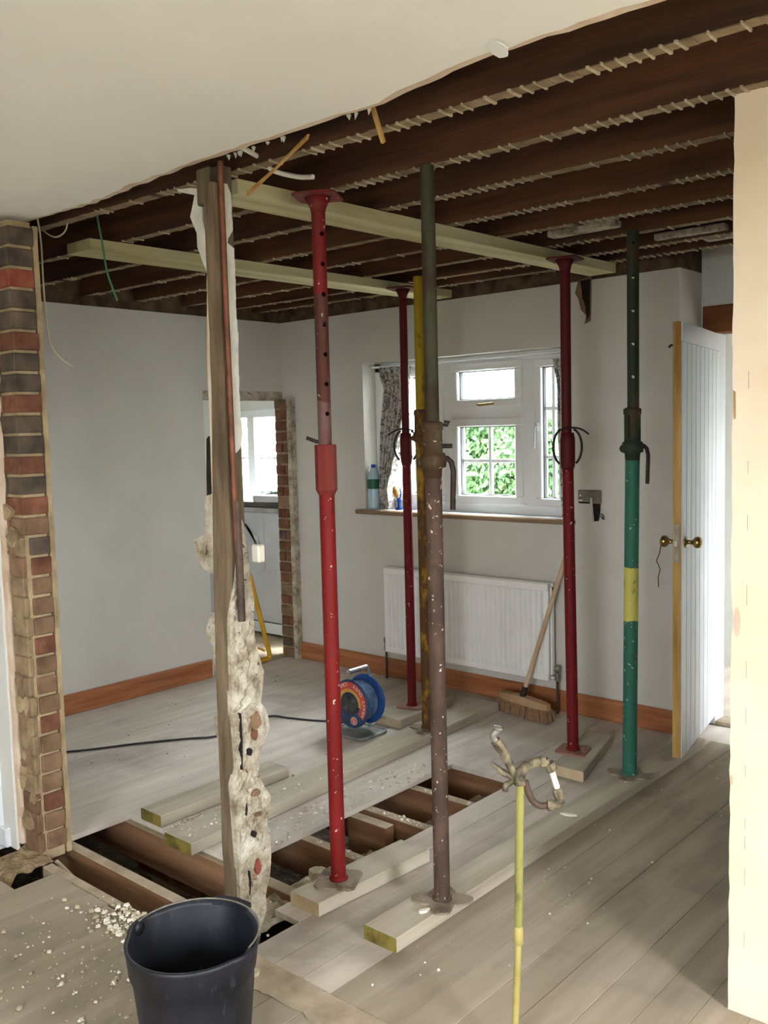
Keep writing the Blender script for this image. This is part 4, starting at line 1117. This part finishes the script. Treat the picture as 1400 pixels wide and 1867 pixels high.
MB().tube(smooth([px_(0, -.004), px_(-.002, .018), px_(.012, .036), px_(.040, .049), px_(.048, .050)], 6), [.0165] * 1 + [.0165] * 20 + [.013] * 4, 14).build('elbow', 'old_brass', gp) if False else None
pts = smooth([px_(0, -.006), px_(-.001, .016), px_(.012, .036), px_(.036, .048), px_(.052, .052)], 6)
MB().tube(pts, [.0150 - .0035 * i / (len(pts) - 1) for i in range(len(pts))], 14).build('elbow', 'old_brass', gp)
o = MB(); o.tube([px_(.050, .050), px_(.062, .050)], .0145, 8, smooth=False); o.tube([px_(.060, .052), px_(.072, .038), px_(.076, .030)], .0115, 12); o.tube([px_(.070, .046), px_(.078, .026)], .0140, 8, smooth=False); o.build('compression_elbow', 'old_brass', gp)
MB().tube([px_(.076, .030), px_(.092, -.024)], .0075, 12).build('white_link', 'white_plastic', gp)
o = MB(); o.tube([px_(.088, -.018), px_(.095, -.040)], .0125, 8, smooth=False); o.tube(smooth([px_(.094, -.034), px_(.098, -.050), px_(.088, -.058), px_(.072, -.058)], 5), .012, 12); o.tube([px_(.078, -.060), px_(.066, -.060)], .0145, 8, smooth=False); o.build('compression_elbow', 'old_brass', gp)
MB().tube(smooth([px_(.068, -.060), px_(.048, -.061), px_(.030, -.048), px_(.018, -.022), px_(.012, .002)], 6), .0085, 12).build('return_bend', 'dark_pipe', gp)
o = MB(); o.tube([px_(-.006, .010, .01), px_(-.020, .034, .008), px_(-.045, .085, .004)], [.011, .0105, .0125], 12); o.build('tap_stem', 'old_brass', gp)
o = MB(); o.tube([px_(-.043, .080, .004), px_(-.058, .104, .002)], .0135, 8, smooth=False); o.build('tap_nut', 'old_brass', gp)
o = MB(); o.tube(smooth([px_(-.054, .096, .002), px_(-.064, .116, 0), px_(-.056, .128, 0), px_(-.052, .136, 0)], 5), .0085, 12); o.lathe([(.0085, 0), (.0125, .003), (.0125, .008), (.007, .008)], px_(-.053, .131), 14, (.2, .1, 1)); o.build('grey_outlet', 'steel_box', gp)
o = MB(); o.tube([px_(-.012, .004, .012), px_(-.034, .014, .02), px_(-.066, .038, .03)], [.006, .009, .004], 8); o.tube([px_(-.012, .0, .012), px_(-.032, -.012, .014), px_(-.036, -.028, .014)], [.006, .009, .007], 8); o.build('wing_lever', 'old_brass', gp)

# ------------------------------------------------------------------ open boarded door, door_2
d2 = struct('door_2', (-1.872, 4.70, 0))
H0 = Vector((-1.872, 4.705, 0)); F0 = Vector((-1.732, 3.935, 0)); dl = (F0 - H0).normalized(); W_ = (F0 - H0).length; dn = Vector((-dl.y, dl.x, 0))
if dn.x < 0: dn = -dn
dz0, dz1, th = 0.055, 2.00, 0.040
def dbox(o, u0, u1, n0, n1, z0, z1):
    vs = []
    for z in (z0, z1):
        for (u, q) in ((u0, n0), (u1, n0), (u1, n1), (u0, n1)):
            p = H0 + dl * u + dn * q; vs.append((p.x, p.y, z + 0.0))
    return o.add(vs, [(3, 2, 1, 0), (4, 5, 6, 7), (0, 1, 5, 4), (1, 2, 6, 5), (2, 3, 7, 6), (3, 0, 4, 7)])
dbox(MB(), 0.003, W_ - 0.018, -0.040, -0.012, dz0, dz1).build('door_core', 'white_gloss', d2)
dbox(MB(), W_ - 0.018, W_, -0.040, -0.004, dz0, dz1).build('raw_edge', 'door_edge_pine', d2)
nb = 9; fw_ = 0.085
dbox(MB(), 0.0, W_ - .001, -0.012, 0.0, dz1 - fw_, dz1).build('top_rail', 'white_gloss', d2)
for i in range(nb):
    u0 = (W_ - .002) * i / nb; u1 = (W_ - .002) * (i + 1) / nb
    o = MB(); g_ = 0.006
    vs = []
    for z in (dz0, dz1 - fw_ - .002):
        for (u, q) in ((u0 + .0005, -.012), (u1 - .0005, -.012), (u1 - .0005, -.007), (u1 - g_, 0), (u0 + g_, 0), (u0 + .0005, -.007)):
            p = H0 + dl * u + dn * q; vs.append((p.x, p.y, z))
    o.add(vs, [(5, 4, 3, 2, 1, 0), (6, 7, 8, 9, 10, 11)] + [(q, (q + 1) % 6, 6 + (q + 1) % 6, 6 + q) for q in range(6)])
    o.build('door_board', 'white_gloss', d2)
kz = 1.03
for s_, q0 in ((1, 0.0), (-1, -0.040)):
    c = H0 + dl * (W_ - 0.065) + dn * q0 + Vector((0, 0, kz)); ax = dn * s_
    MB().lathe([(.0, 0), (.026, 0), (.026, .004), (.012, .008), (.009, .022), (.012, .032), (.024, .042), (.028, .054), (.024, .066), (.010, .072), (0, .073)], c, 20, ax).build('door_knob', 'brass', d2)
o = MB(); dbox(o, W_ - .001, W_ + .003, -.034, -.012, kz - .085, kz + .085); lk = o.build('lock_plate', 'steel_box', d2)
dbox(MB(), W_ + .002, W_ + .012, -.03, -.018, kz - .012, kz + .012).build('latch', 'chrome', lk)
ks = H0 + dl * (W_ - 0.065) + dn * (-0.040 - 0.066) + Vector((0, 0, kz - .004))
MB().tube([ks, ks + Vector((-.006, -.006, -.05)), ks + Vector((-.018, -.012, -.085)), ks + Vector((-.004, -.004, -.125)), ks + Vector((-.012, -.008, -.16)), ks + Vector((-.01, -.008, -.205))], .0022, 6).build('string', 'dark_hole', d2)
MB().cbox(-1.90, -1.872, 4.665, 4.78, 0, 2.005, .003).build('door_jamb', 'white_gloss', d2)
MB().cbox(-1.05, -1.022, 4.665, 4.78, 0, 2.005, .003).build('door_jamb', 'white_gloss', d2)
o = MB(); hk = H0 + dl * (W_ - .01) + dn * (-.04) + Vector((0, 0, 1.90)); o.tube([hk, hk - dn * .012, hk - dn * .02 - Vector((0, 0, .01))], .005, 6); o.build('hook', 'dark_iron', d2)

# hall behind the far door
o = MB(); o.box(-2.6, 0.1, 5.85, 5.95, -0.02, 2.52); o.box(-2.6, -2.5, 4.78, 5.85, -0.02, 2.52)
o.box(.05, .15, 4.78, 5.95, -0.02, .6); o.box(.05, .15, 4.78, 5.95, 1.8, 2.52); o.box(.05, .15, 4.78, 5.12, .6, 1.8); o.box(.05, .15, 5.72, 5.95, .6, 1.8)
o.build('wall_hall', 'wall_paint_white', None, kind='structure')
MB().box(-2.6, 0.15, 4.402, 5.95, -0.05, -0.003).build('floor_hall', 'floorboard', None, kind='structure')
MB().box(-2.6, .15, 4.78, 5.95, 2.52, 2.56).build('ceiling_hall', 'ceiling_plaster', None, kind='structure')
MB().cbox(-1.87, -1.05, 4.66, 4.78, -0.004, 0.02, .004).build('trim_3', 'floor_joist_top', None, kind='structure')

# ------------------------------------------------------------------ utility room seen through the left doorway
o = MB()
o.box(-7.1, -7.0, 3.0, 5.4, -.02, 2.4); o.box(-7.1, -4.9, 2.9, 3.0, -.02, 2.4); o.box(-4.98, -4.90, 4.662, 5.3, -.02, 2.4)
o.box(-7.0, -6.50, 5.3, 5.4, -.02, 2.4); o.box(-5.68, -4.9, 5.3, 5.4, -.02, 2.4); o.box(-6.50, -5.68, 5.3, 5.4, -.02, .9); o.box(-6.50, -5.68, 5.3, 5.4, 1.765, 2.4)
o.build('wall_utility', 'wall_paint_white', None, kind='structure')
MB().box(-7.1, -4.9, 2.9, 5.4, 2.4, 2.45).build('ceiling_utility', 'ceiling_plaster', None, kind='structure')
MB().box(-7.1, -4.79, 2.9, 5.4, -.06, -.004).build('floor_utility', 'floor_joist_top', None, kind='structure')
w2 = struct('window_2', (-6.1, 5.34, .9))
o = MB(); o.cbox(-6.50, -5.68, 5.31, 5.37, .9, .95, .004); o.cbox(-6.50, -5.68, 5.31, 5.37, 1.70, 1.765, .004); o.cbox(-6.50, -6.45, 5.31, 5.37, .95, 1.70, .004); o.cbox(-5.73, -5.68, 5.31, 5.37, .95, 1.70, .004)
o.cbox(-6.255, -6.165, 5.31, 5.37, .95, 1.70, .004)
o.build('frame', 'white_upvc', w2)
for xa, xb in ((-6.45, -6.255), (-6.165, -5.73)):
    MB().box(xa, xb, 5.338, 5.342, .95, 1.70).build('glass_pane', 'window_glass', w2)
    o = MB(); o.cbox(xa, xb, 5.332, 5.350, 1.345, 1.362, .003)
    if xb > -6: o.cbox(-5.945, -5.928, 5.333, 5.349, .95, 1.70, .003)
    o.build('glazing_bar', 'white_upvc', w2)
ut = thing('base_cupboard', 'grey white base cupboard with braced end under the worktop through the doorway', 'cupboard', (-5.5, 4.75, 0))
MB().cbox(-6.3, -4.99, 4.752, 5.29, .105, .955, .003).build('body', 'panel_grey', ut)
MB().cbox(-6.3, -4.99, 4.735, 4.752, .02, .10, .003).build('plinth', 'white_gloss', ut)
o = MB(); o.prism([(-5.70, .90), (-5.64, .90), (-5.49, .66), (-5.49, .75)], XZ, 4.742, 4.753); o.build('brace', 'panel_grey', ut)
MB().cbox(-5.50, -5.44, 4.742, 4.753, .5, .93, .003).build('batten', 'panel_grey', ut)
wt = MB().cbox(-6.35, -4.99, 4.735, 5.295, .9565, .992, .004).build('worktop', 'worktop'); tag(wt, 'grey worktop under the bright small window through the doorway', 'worktop')
b1 = MB().cbox(-5.74, -5.28, 4.76, 4.95, .9925, 1.032, .004).build('stacked_board', 'dark_board'); tag(b1, 'dark board lying lowest in the stack on the worktop', 'board', 'boards stacked on the worktop')
o = MB(); o.cbox(-.17, .17, -.09, .09, 0, .05, .004)
b2 = o.build('stacked_board', 'panel_grey'); b2.location = (-5.40, 4.86, 1.0335); b2.rotation_euler = (0, 0.0, .12); tag(b2, 'pale grey box-like slab on top of the dark board', 'board', 'boards stacked on the worktop')
pg = thing('green_plant', 'green leafy plant on the worktop by the utility window', 'plant', (-5.62, 4.98, .9925))
MB().lathe([(.05, 0), (.065, .02), (.07, .09), (.06, .09), (.058, .06), (0, .06)], (-5.62, 5.03, .9925), 18).build('pot', 'dark_board', pg)
random.seed(77)
for i in range(22):
    a = R(pi * .55, 2.1 * pi); L = R(.08, .15); b = Vector((-5.62, 5.03, 1.07)); dr = Vector((cos(a), sin(a) * .7, 0)); pp = []
    wd = R(.010, .018); sd = Vector((-dr.y, dr.x, 0)).normalized() * wd; vs = []
    for q in range(5):
        t = q / 4; c = b + dr * L * t + Vector((0, 0, .07 * t * (1.6 - 1.5 * t))); f = sin(pi * (t * .9 + .08))
        vs += [c - sd * f, c + sd * f + Vector((0, 0, .004))]
    MB().add(vs, [(2 * q, 2 * q + 1, 2 * q + 3, 2 * q + 2) for q in range(4)]).build('leaf', 'plant_green', pg)

# yellow bent tube frame standing in the left doorway
yt = thing('tube_trolley', 'yellow bent steel tube frame standing in the left doorway', 'trolley', (-4.82, 4.15, 0))
for k_, off in enumerate((0.0, 0.05)):
    MB().tube(rounded([(-4.90 - off * .3, 4.02, .625), (-4.865 - off * .3, 4.105, .62), (-4.79 - off * .5, 4.205 + off * .2, .02 + .0), (-4.82 - off * .5, 4.03 + off * .4, .013), (-4.83, 3.8, .013)], .03, 5), .0125, 10).build('tube', 'yellow_steel', yt)
MB().tube([(-4.805, 4.16, .08), (-4.90, 4.19, .08)], .009, 8).build('cross_bar', 'yellow_steel', yt)

# ------------------------------------------------------------------ switch box with torn chase
sw = thing('switch_box', 'old metal wall socket plate with wires in a cut chase', 'socket', (-2.44, 4.40, 1.13))
MB().cbox(-2.508, -2.372, 4.391, 4.40, 1.150, 1.222, .003).build('back_plate', 'steel_box', sw)
MB().box(-2.500, -2.438, 4.3895, 4.3915, 1.150, 1.158).build('shadow_strip', 'dark_hole', sw)  # dark strip on the plate, shade of a gap put into the colour
MB().prism([(-2.425, 1.175), (-2.378, 1.18), (-2.380, 1.115), (-2.390, 1.06), (-2.416, 1.056)], XZ, 4.396, 4.4008).build('chase', 'dark_hole', sw)
MB().cbox(-2.434, -2.424, 4.388, 4.40, 1.05, 1.182, .002).build('metal_strip', 'wall_paint_white', sw)
o = MB()
for a, b in ((-2.492, 1.192), (-2.496, 1.166), (-2.484, 1.167)): o.lathe([(0, 0), (.006, 0), (.006, .004), (0, .005)], (a, 4.391, b), 10, (0, -1, 0))
o.build('terminal', 'white_plastic', sw)
for q in (0, .012): MB().tube([(-2.40, 4.395, 1.12 - q), (-2.375, 4.375, 1.10 - q), (-2.352, 4.365, 1.098 - q * 1.3), (-2.345, 4.37, 1.085 - q), (-2.36, 4.38, 1.075)], .0028, 6).build('wire', 'black_cable', sw)

# ------------------------------------------------------------------ curtains
def curtain(label, xl, xr, ymid, z0, z1, fn, seed, amp=.028, folds=6):
    n, m = 70, 50; vs = []; fs = []
    for j in range(m + 1):
        v_ = j / m; z = z0 + (z1 - z0) * v_; a, b = fn(v_)
        for i in range(n + 1):
            u = i / n; ph = folds * 2 * pi * u + .6 * sin(3 * v_ + seed) + .5 * noise.noise(Vector((u * 5, v_ * 3, seed)))
            gather = 1 if v_ < .9 else 1 - (v_ - .9) * 3
            y = ymid + amp * gather * cos(ph) * (1 - .3 * v_) + (.006 * sin(50 * u) if v_ > .88 else 0)
            vs.append((a + (b - a) * (u + .012 * sin(ph)), y, z))
    for j in range(m):
        for i in range(n): fs.append((j * (n + 1) + i, j * (n + 1) + i + 1, (j + 1) * (n + 1) + i + 1, (j + 1) * (n + 1) + i))
    b = MB().add(vs, fs, True).build('curtain', 'curtain_print')
    md = b.modifiers.new('thickness', 'SOLIDIFY'); md.thickness = .0025
    return tag(b, label, 'curtain', 'window curtains')
def lint(tab):
    def f(v_):
        for (a, p, q), (b, p2, q2) in zip(tab, tab[1:]):
            if a <= v_ <= b:
                t = (v_ - a) / (b - a); return p + (p2 - p) * t, q + (q2 - q) * t
        return tab[-1][1:]
    return f
curtain('grey floral curtain gathered at the left of the window', 0, 0, 4.455, 1.066, 1.955, lint([(0, -3.945, -3.870), (.15, -3.955, -3.885), (.3, -3.955, -3.835), (.5, -3.95, -3.775), (.68, -3.935, -3.735), (.85, -3.915, -3.72), (.93, -3.945, -3.71), (1, -3.96, -3.70)]), 1)
curtain('grey floral curtain at the right of the window behind a red prop', 0, 0, 4.468, 1.066, 1.925, lint([(0, -2.640, -2.605), (.5, -2.668, -2.60), (.85, -2.675, -2.60), (1, -2.705, -2.60)]), 2, .02, 4)
MB().tube([(-4.03, 4.475, 1.962), (-2.60, 4.475, 1.962)], .008, 8).build('trim_4', 'white_gloss', None, kind='structure')

# water bottle and ornament on the sill
ZS = Z0 + .0045
wbt = thing('water_bottle', 'clear plastic water bottle with green label on the sill', 'bottle', (-4.005, 4.435, ZS))
pr = [(0.0, 0.0), (.036, 0), (.040, .006)]
for i in range(6): pr += [(.040, .012 + i * .018), (.0375, .021 + i * .018)]
pr += [(.040, .125), (.040, .19), (.038, .20), (.030, .225), (.016, .25), (.013, .262), (.013, .272), (0, .272)]
MB().lathe(pr, (-4.005, 4.435, ZS), 24).build('body', 'bottle_plastic', wbt)
MB().lathe([(.0407, .128), (.0412, .13), (.0412, .188), (.0407, .19), (.0407, .128)], (-4.005, 4.435, ZS), 24).build('label_band', 'bottle_label', wbt)
MB().lathe([(.015, .262), (.0155, .264), (.0155, .282), (0, .284)], (-4.005, 4.435, ZS), 16).build('cap', 'cap_blue', wbt)
og = thing('ornament', 'small blue and gold ornament on the sill by the left curtain', 'ornament', (-3.80, 4.44, ZS))
MB().lathe([(.022, 0), (.024, .006), (.010, .02), (.012, .05), (.016, .06), (.009, .075), (0, .076)], (-3.80, 4.44, ZS), 14).build('stem', 'cap_blue', og)
o = MB(); o.lathe([(.004, 0), (.018, .02), (.022, .045), (.014, .07), (0.0, .085)], (-3.815, 4.44, ZS + .07), 12, (-.25, 0, 1)); o.build('flower', 'gold_paint', og)
MB().tube([(-3.795, 4.44, ZS + .06), (-3.783, 4.44, ZS + .10), (-3.79, 4.44, ZS + .135)], .005, 7).build('leaf', 'cap_blue', og)

# ------------------------------------------------------------------ dangling wires, laths and conduit under the ceiling
gw = MB().tube(smooth([(-3.25, 2.045, 2.535), (-3.25, 2.05, 2.42), (-3.25, 2.066, 2.318), (-3.25, 2.082, 2.205), (-3.25, 2.103, 2.144), (-3.25, 2.122, 2.097)]), .004, 6).build('green_wire', 'green_wire'); tag(gw, 'thin green wire dangling from the joists left of the broken stud', 'wire')
wc = MB().tube(smooth([(-3.305, 1.83, 2.40), (-3.284, 1.83, 2.292), (-3.282, 1.83, 2.092), (-3.262, 1.832, 1.93), (-3.20, 1.835, 1.86), (-3.12, 1.84, 1.82)]), .0035, 6).build('white_wire', 'cream_plastic'); tag(wc, 'thin pale cable hanging down beside the brick pier', 'wire')
lp = MB().tube(smooth([(-3.43, 1.895, 2.40), (-3.36, 1.895, 2.345), (-3.29, 1.897, 2.318), (-3.225, 1.90, 2.335), (-3.20, 1.90, 2.40)]), .0032, 6).build('wire_loop', 'cream_plastic'); tag(lp, 'short pale cable loop sagging under the first joists', 'wire')
cd = MB().tube(smooth([(-2.13, 1.83, 2.385), (-2.16, 1.93, 2.378), (-2.185, 2.0, 2.362), (-2.11, 2.03, 2.335), (-2.045, 2.03, 2.322)]), .0075, 10).build('white_conduit', 'white_plastic'); tag(cd, 'bent white plastic conduit poking out below the torn ceiling edge', 'conduit')
l1 = MB(); l1.prism([(-1.926, 2.392), (-1.934, 2.380), (-2.195, 2.272), (-2.192, 2.284), (-2.061, 2.330)], XZ, 1.895, 1.905)
l1 = l1.build('loose_lath', 'door_edge_pine'); tag(l1, 'long thin wooden lath hanging diagonally in front of the near beam', 'lath', 'loose laths')
l2 = MB(); l2.prism([(-1.633, 2.385), (-1.621, 2.385), (-1.586, 2.285), (-1.596, 2.281)], XZ, 1.828, 1.836)
l2 = l2.build('loose_lath', 'door_edge_pine'); tag(l2, 'short wooden lath hanging from the torn ceiling edge right of the conduit', 'lath', 'loose laths')
pp_ = [(.024 * cos(t * pi / 6) * R(.85, 1.05), .024 * sin(t * pi / 6) * R(.85, 1.05)) for t in range(12)]
fl_ = MB().prism(pp_, lambda a, b, c: (-1.145 + a, 1.69 + b, 2.345 + c - .5 * b - .25 * a), 0, .003).build('plaster_flake', 'white_upvc'); tag(fl_, 'small white round flake hanging from the near ceiling', 'flake')
random.seed(33); o = MB()
for x in (-2.16, -2.13, -2.11, -2.105, -2.05, -1.99, -1.93, -1.925, -1.68, -1.655, -1.61):
    y = 1.80; s_ = R(.003, .008); o.add([(x - s_, y, 2.365), (x + s_, y, 2.365), (x, y + .012, 2.365), (x + R(-.006, .006), y + .004, 2.365 - R(.004, .019))], [(0, 1, 3), (1, 2, 3), (2, 0, 3), (0, 2, 1)])
o.build('plaster_fringe', 'white_plaster', ceil, kind='stuff')


# ------------------------------------------------------------------ debris
def crumbs(label, n, fn, smin, smax, seed, mats=('crumb_white', 'rubble')):
    random.seed(seed); o = MB()
    for _ in range(n):
        x, y, z = fn(); w_ = 0
        while z < .02 and blocked(x, y) and w_ < 60: x, y, z = fn(); w_ += 1
        if w_ >= 60: continue
        s_ = smin + (smax - smin) * random.random() ** 3; o.cur = 0 if random.random() < .55 else 1
        P = [Vector((R(-1, 1), R(-1, 1), R(-.2, .2))).normalized() * s_ * R(.7, 1.2) for _ in range(3)]
        h = s_ * R(.5, 1.0); c = Vector((x, y, z)); a = R(0, 2 * pi)
        b_ = [c + Vector((cos(a + q * 2 * pi / 5) * s_ * R(.6, 1.2), sin(a + q * 2 * pi / 5) * s_ * R(.6, 1.2), 0)) for q in range(5)]
        t_ = [q_ + Vector((R(-.2, .2) * s_, R(-.2, .2) * s_, h * R(.6, 1))) - (q_ - c) * .35 for q_ in b_]
        o.add(b_ + t_, [(4, 3, 2, 1, 0), (5, 6, 7, 8, 9)] + [(q, (q + 1) % 5, 5 + (q + 1) % 5, 5 + q) for q in range(5)])
    b = o.build('plaster_crumbs', list(mats), None, kind='stuff'); tag(b, label, 'debris'); return b


G = random.gauss


def blocked(x, y, g=.014):
    for a0, a1, ya, b0, b1, yb in FOOT:
        if ya - g < y < yb + g:
            t = (y - ya) / (yb - ya)
            if a0 + (b0 - a0) * t - g < x < a1 + (b1 - a1) * t + g: return True
    if (x - bx) ** 2 + (y - by) ** 2 < .16 ** 2: return True
    return -3.45 < x < -3.1 and 3.28 < y < 3.6


crumbs('white plaster crumbs scattered along the long left plank beside the trench', 380, lambda: (min(-2.605, G(-2.70, .06)) if random.random() < .7 else R(-2.77, -2.6), R(2.12, 3.3), .002), .002, .010, 1)
crumbs('plaster crumbs between the left plank and its mossy offcut', 240, lambda: (R(-3.08, -2.965), R(2.13, 2.85) ** 1.0, .002), .002, .011, 2)
crumbs('plaster crumbs lying on the long left plank itself', 120, lambda: (R(-2.93, -2.82), 2.05 + 1.0 * random.random() ** 1.5, .0485), .002, .008, 3)
crumbs('plaster crumbs spread over the near boards left of the bucket', 260, lambda: (G(-2.45, .28), min(1.52, G(1.30, .16)), .002), .002, .010, 4)
crumbs('coarse plaster crumbs heaped at the edge of the near hole', 420, lambda: (min(-2.3, G(-2.50, .12)), R(1.53, 1.66), .003), .003, .013, 5)
crumbs('plaster lumps filling the bottom of the trench by the red prop', 420, lambda: ((lambda x, y: (x, y, -0.05 - .9 * max(0, -2.38 - x) - (.10 if y > 2.46 else .0)))(R(-2.56, -2.26), random.choice([R(1.9, 2.38), R(1.9, 2.38), R(2.47, 2.67), R(2.84, 3.05), R(3.13, 3.38)]))), .003, .018, 6)
crumbs('sparse plaster specks on the far floor and the long right plank', 150, lambda: (R(-2.2, -1.4), R(1.8, 4.2), .002), .0015, .006, 7)
crumbs('dark grit and crumbs across the far floor by the left wall', 110, lambda: (R(-4.6, -3.1), R(2.2, 4.2), .002), .0015, .007, 8, ('dusty_mortar', 'dark_board'))
crumbs('dust crumbs on top of the exposed floor joists', 160, lambda: (R(-2.57, -2.27), random.choice([2.43, 2.80, 3.09]) + R(-.018, .018), -.0205), .002, .009, 9)
random.seed(17)
def chip(name, label, x, y, z, a, b, h, rot, mat='crumb_white', group=None):
    pts = [(a * cos(t * pi / 5) * R(.7, 1.1), b * sin(t * pi / 5) * R(.7, 1.1)) for t in range(10)]
    q = [(x + u * cos(rot) - v_ * sin(rot), y + u * sin(rot) + v_ * cos(rot)) for u, v_ in pts]
    o = MB().prism(q, XY, z, z + h).build(name, mat); tag(o, label, 'chip', group); return o
chip('plaster_chip', 'long white plaster flake on the long right plank behind the gas pipe', -1.82, 3.10, .0485, .035, .010, .006, .3)
chip('plaster_chip', 'white plaster sliver beside the base of the thick brown prop', -1.80, 2.175, .0485, .022, .008, .008, 1.2)
chip('plaster_chip', 'pale plaster lump on the mortar seam right of the bucket', -2.02, 1.655, .002, .030, .016, .014, .5, 'rubble')
chip('plaster_chip', 'cream plaster lump in the trench behind the short pale board', -2.33, 2.24, -.03, .05, .03, .03, .2, 'rubble')
# dusty mortar smear along the seam between the two floors
random.seed(70)
sm = ragged((-2.20, 1.735), (-0.95, 1.733), 50, .004, 71) + ragged((-0.95, 1.66), (-2.20, 1.60), 50, .012, 72)
MB().prism(sm, XY, .0013, .0032).build('mortar_smear', 'floor_joist_top', floor)
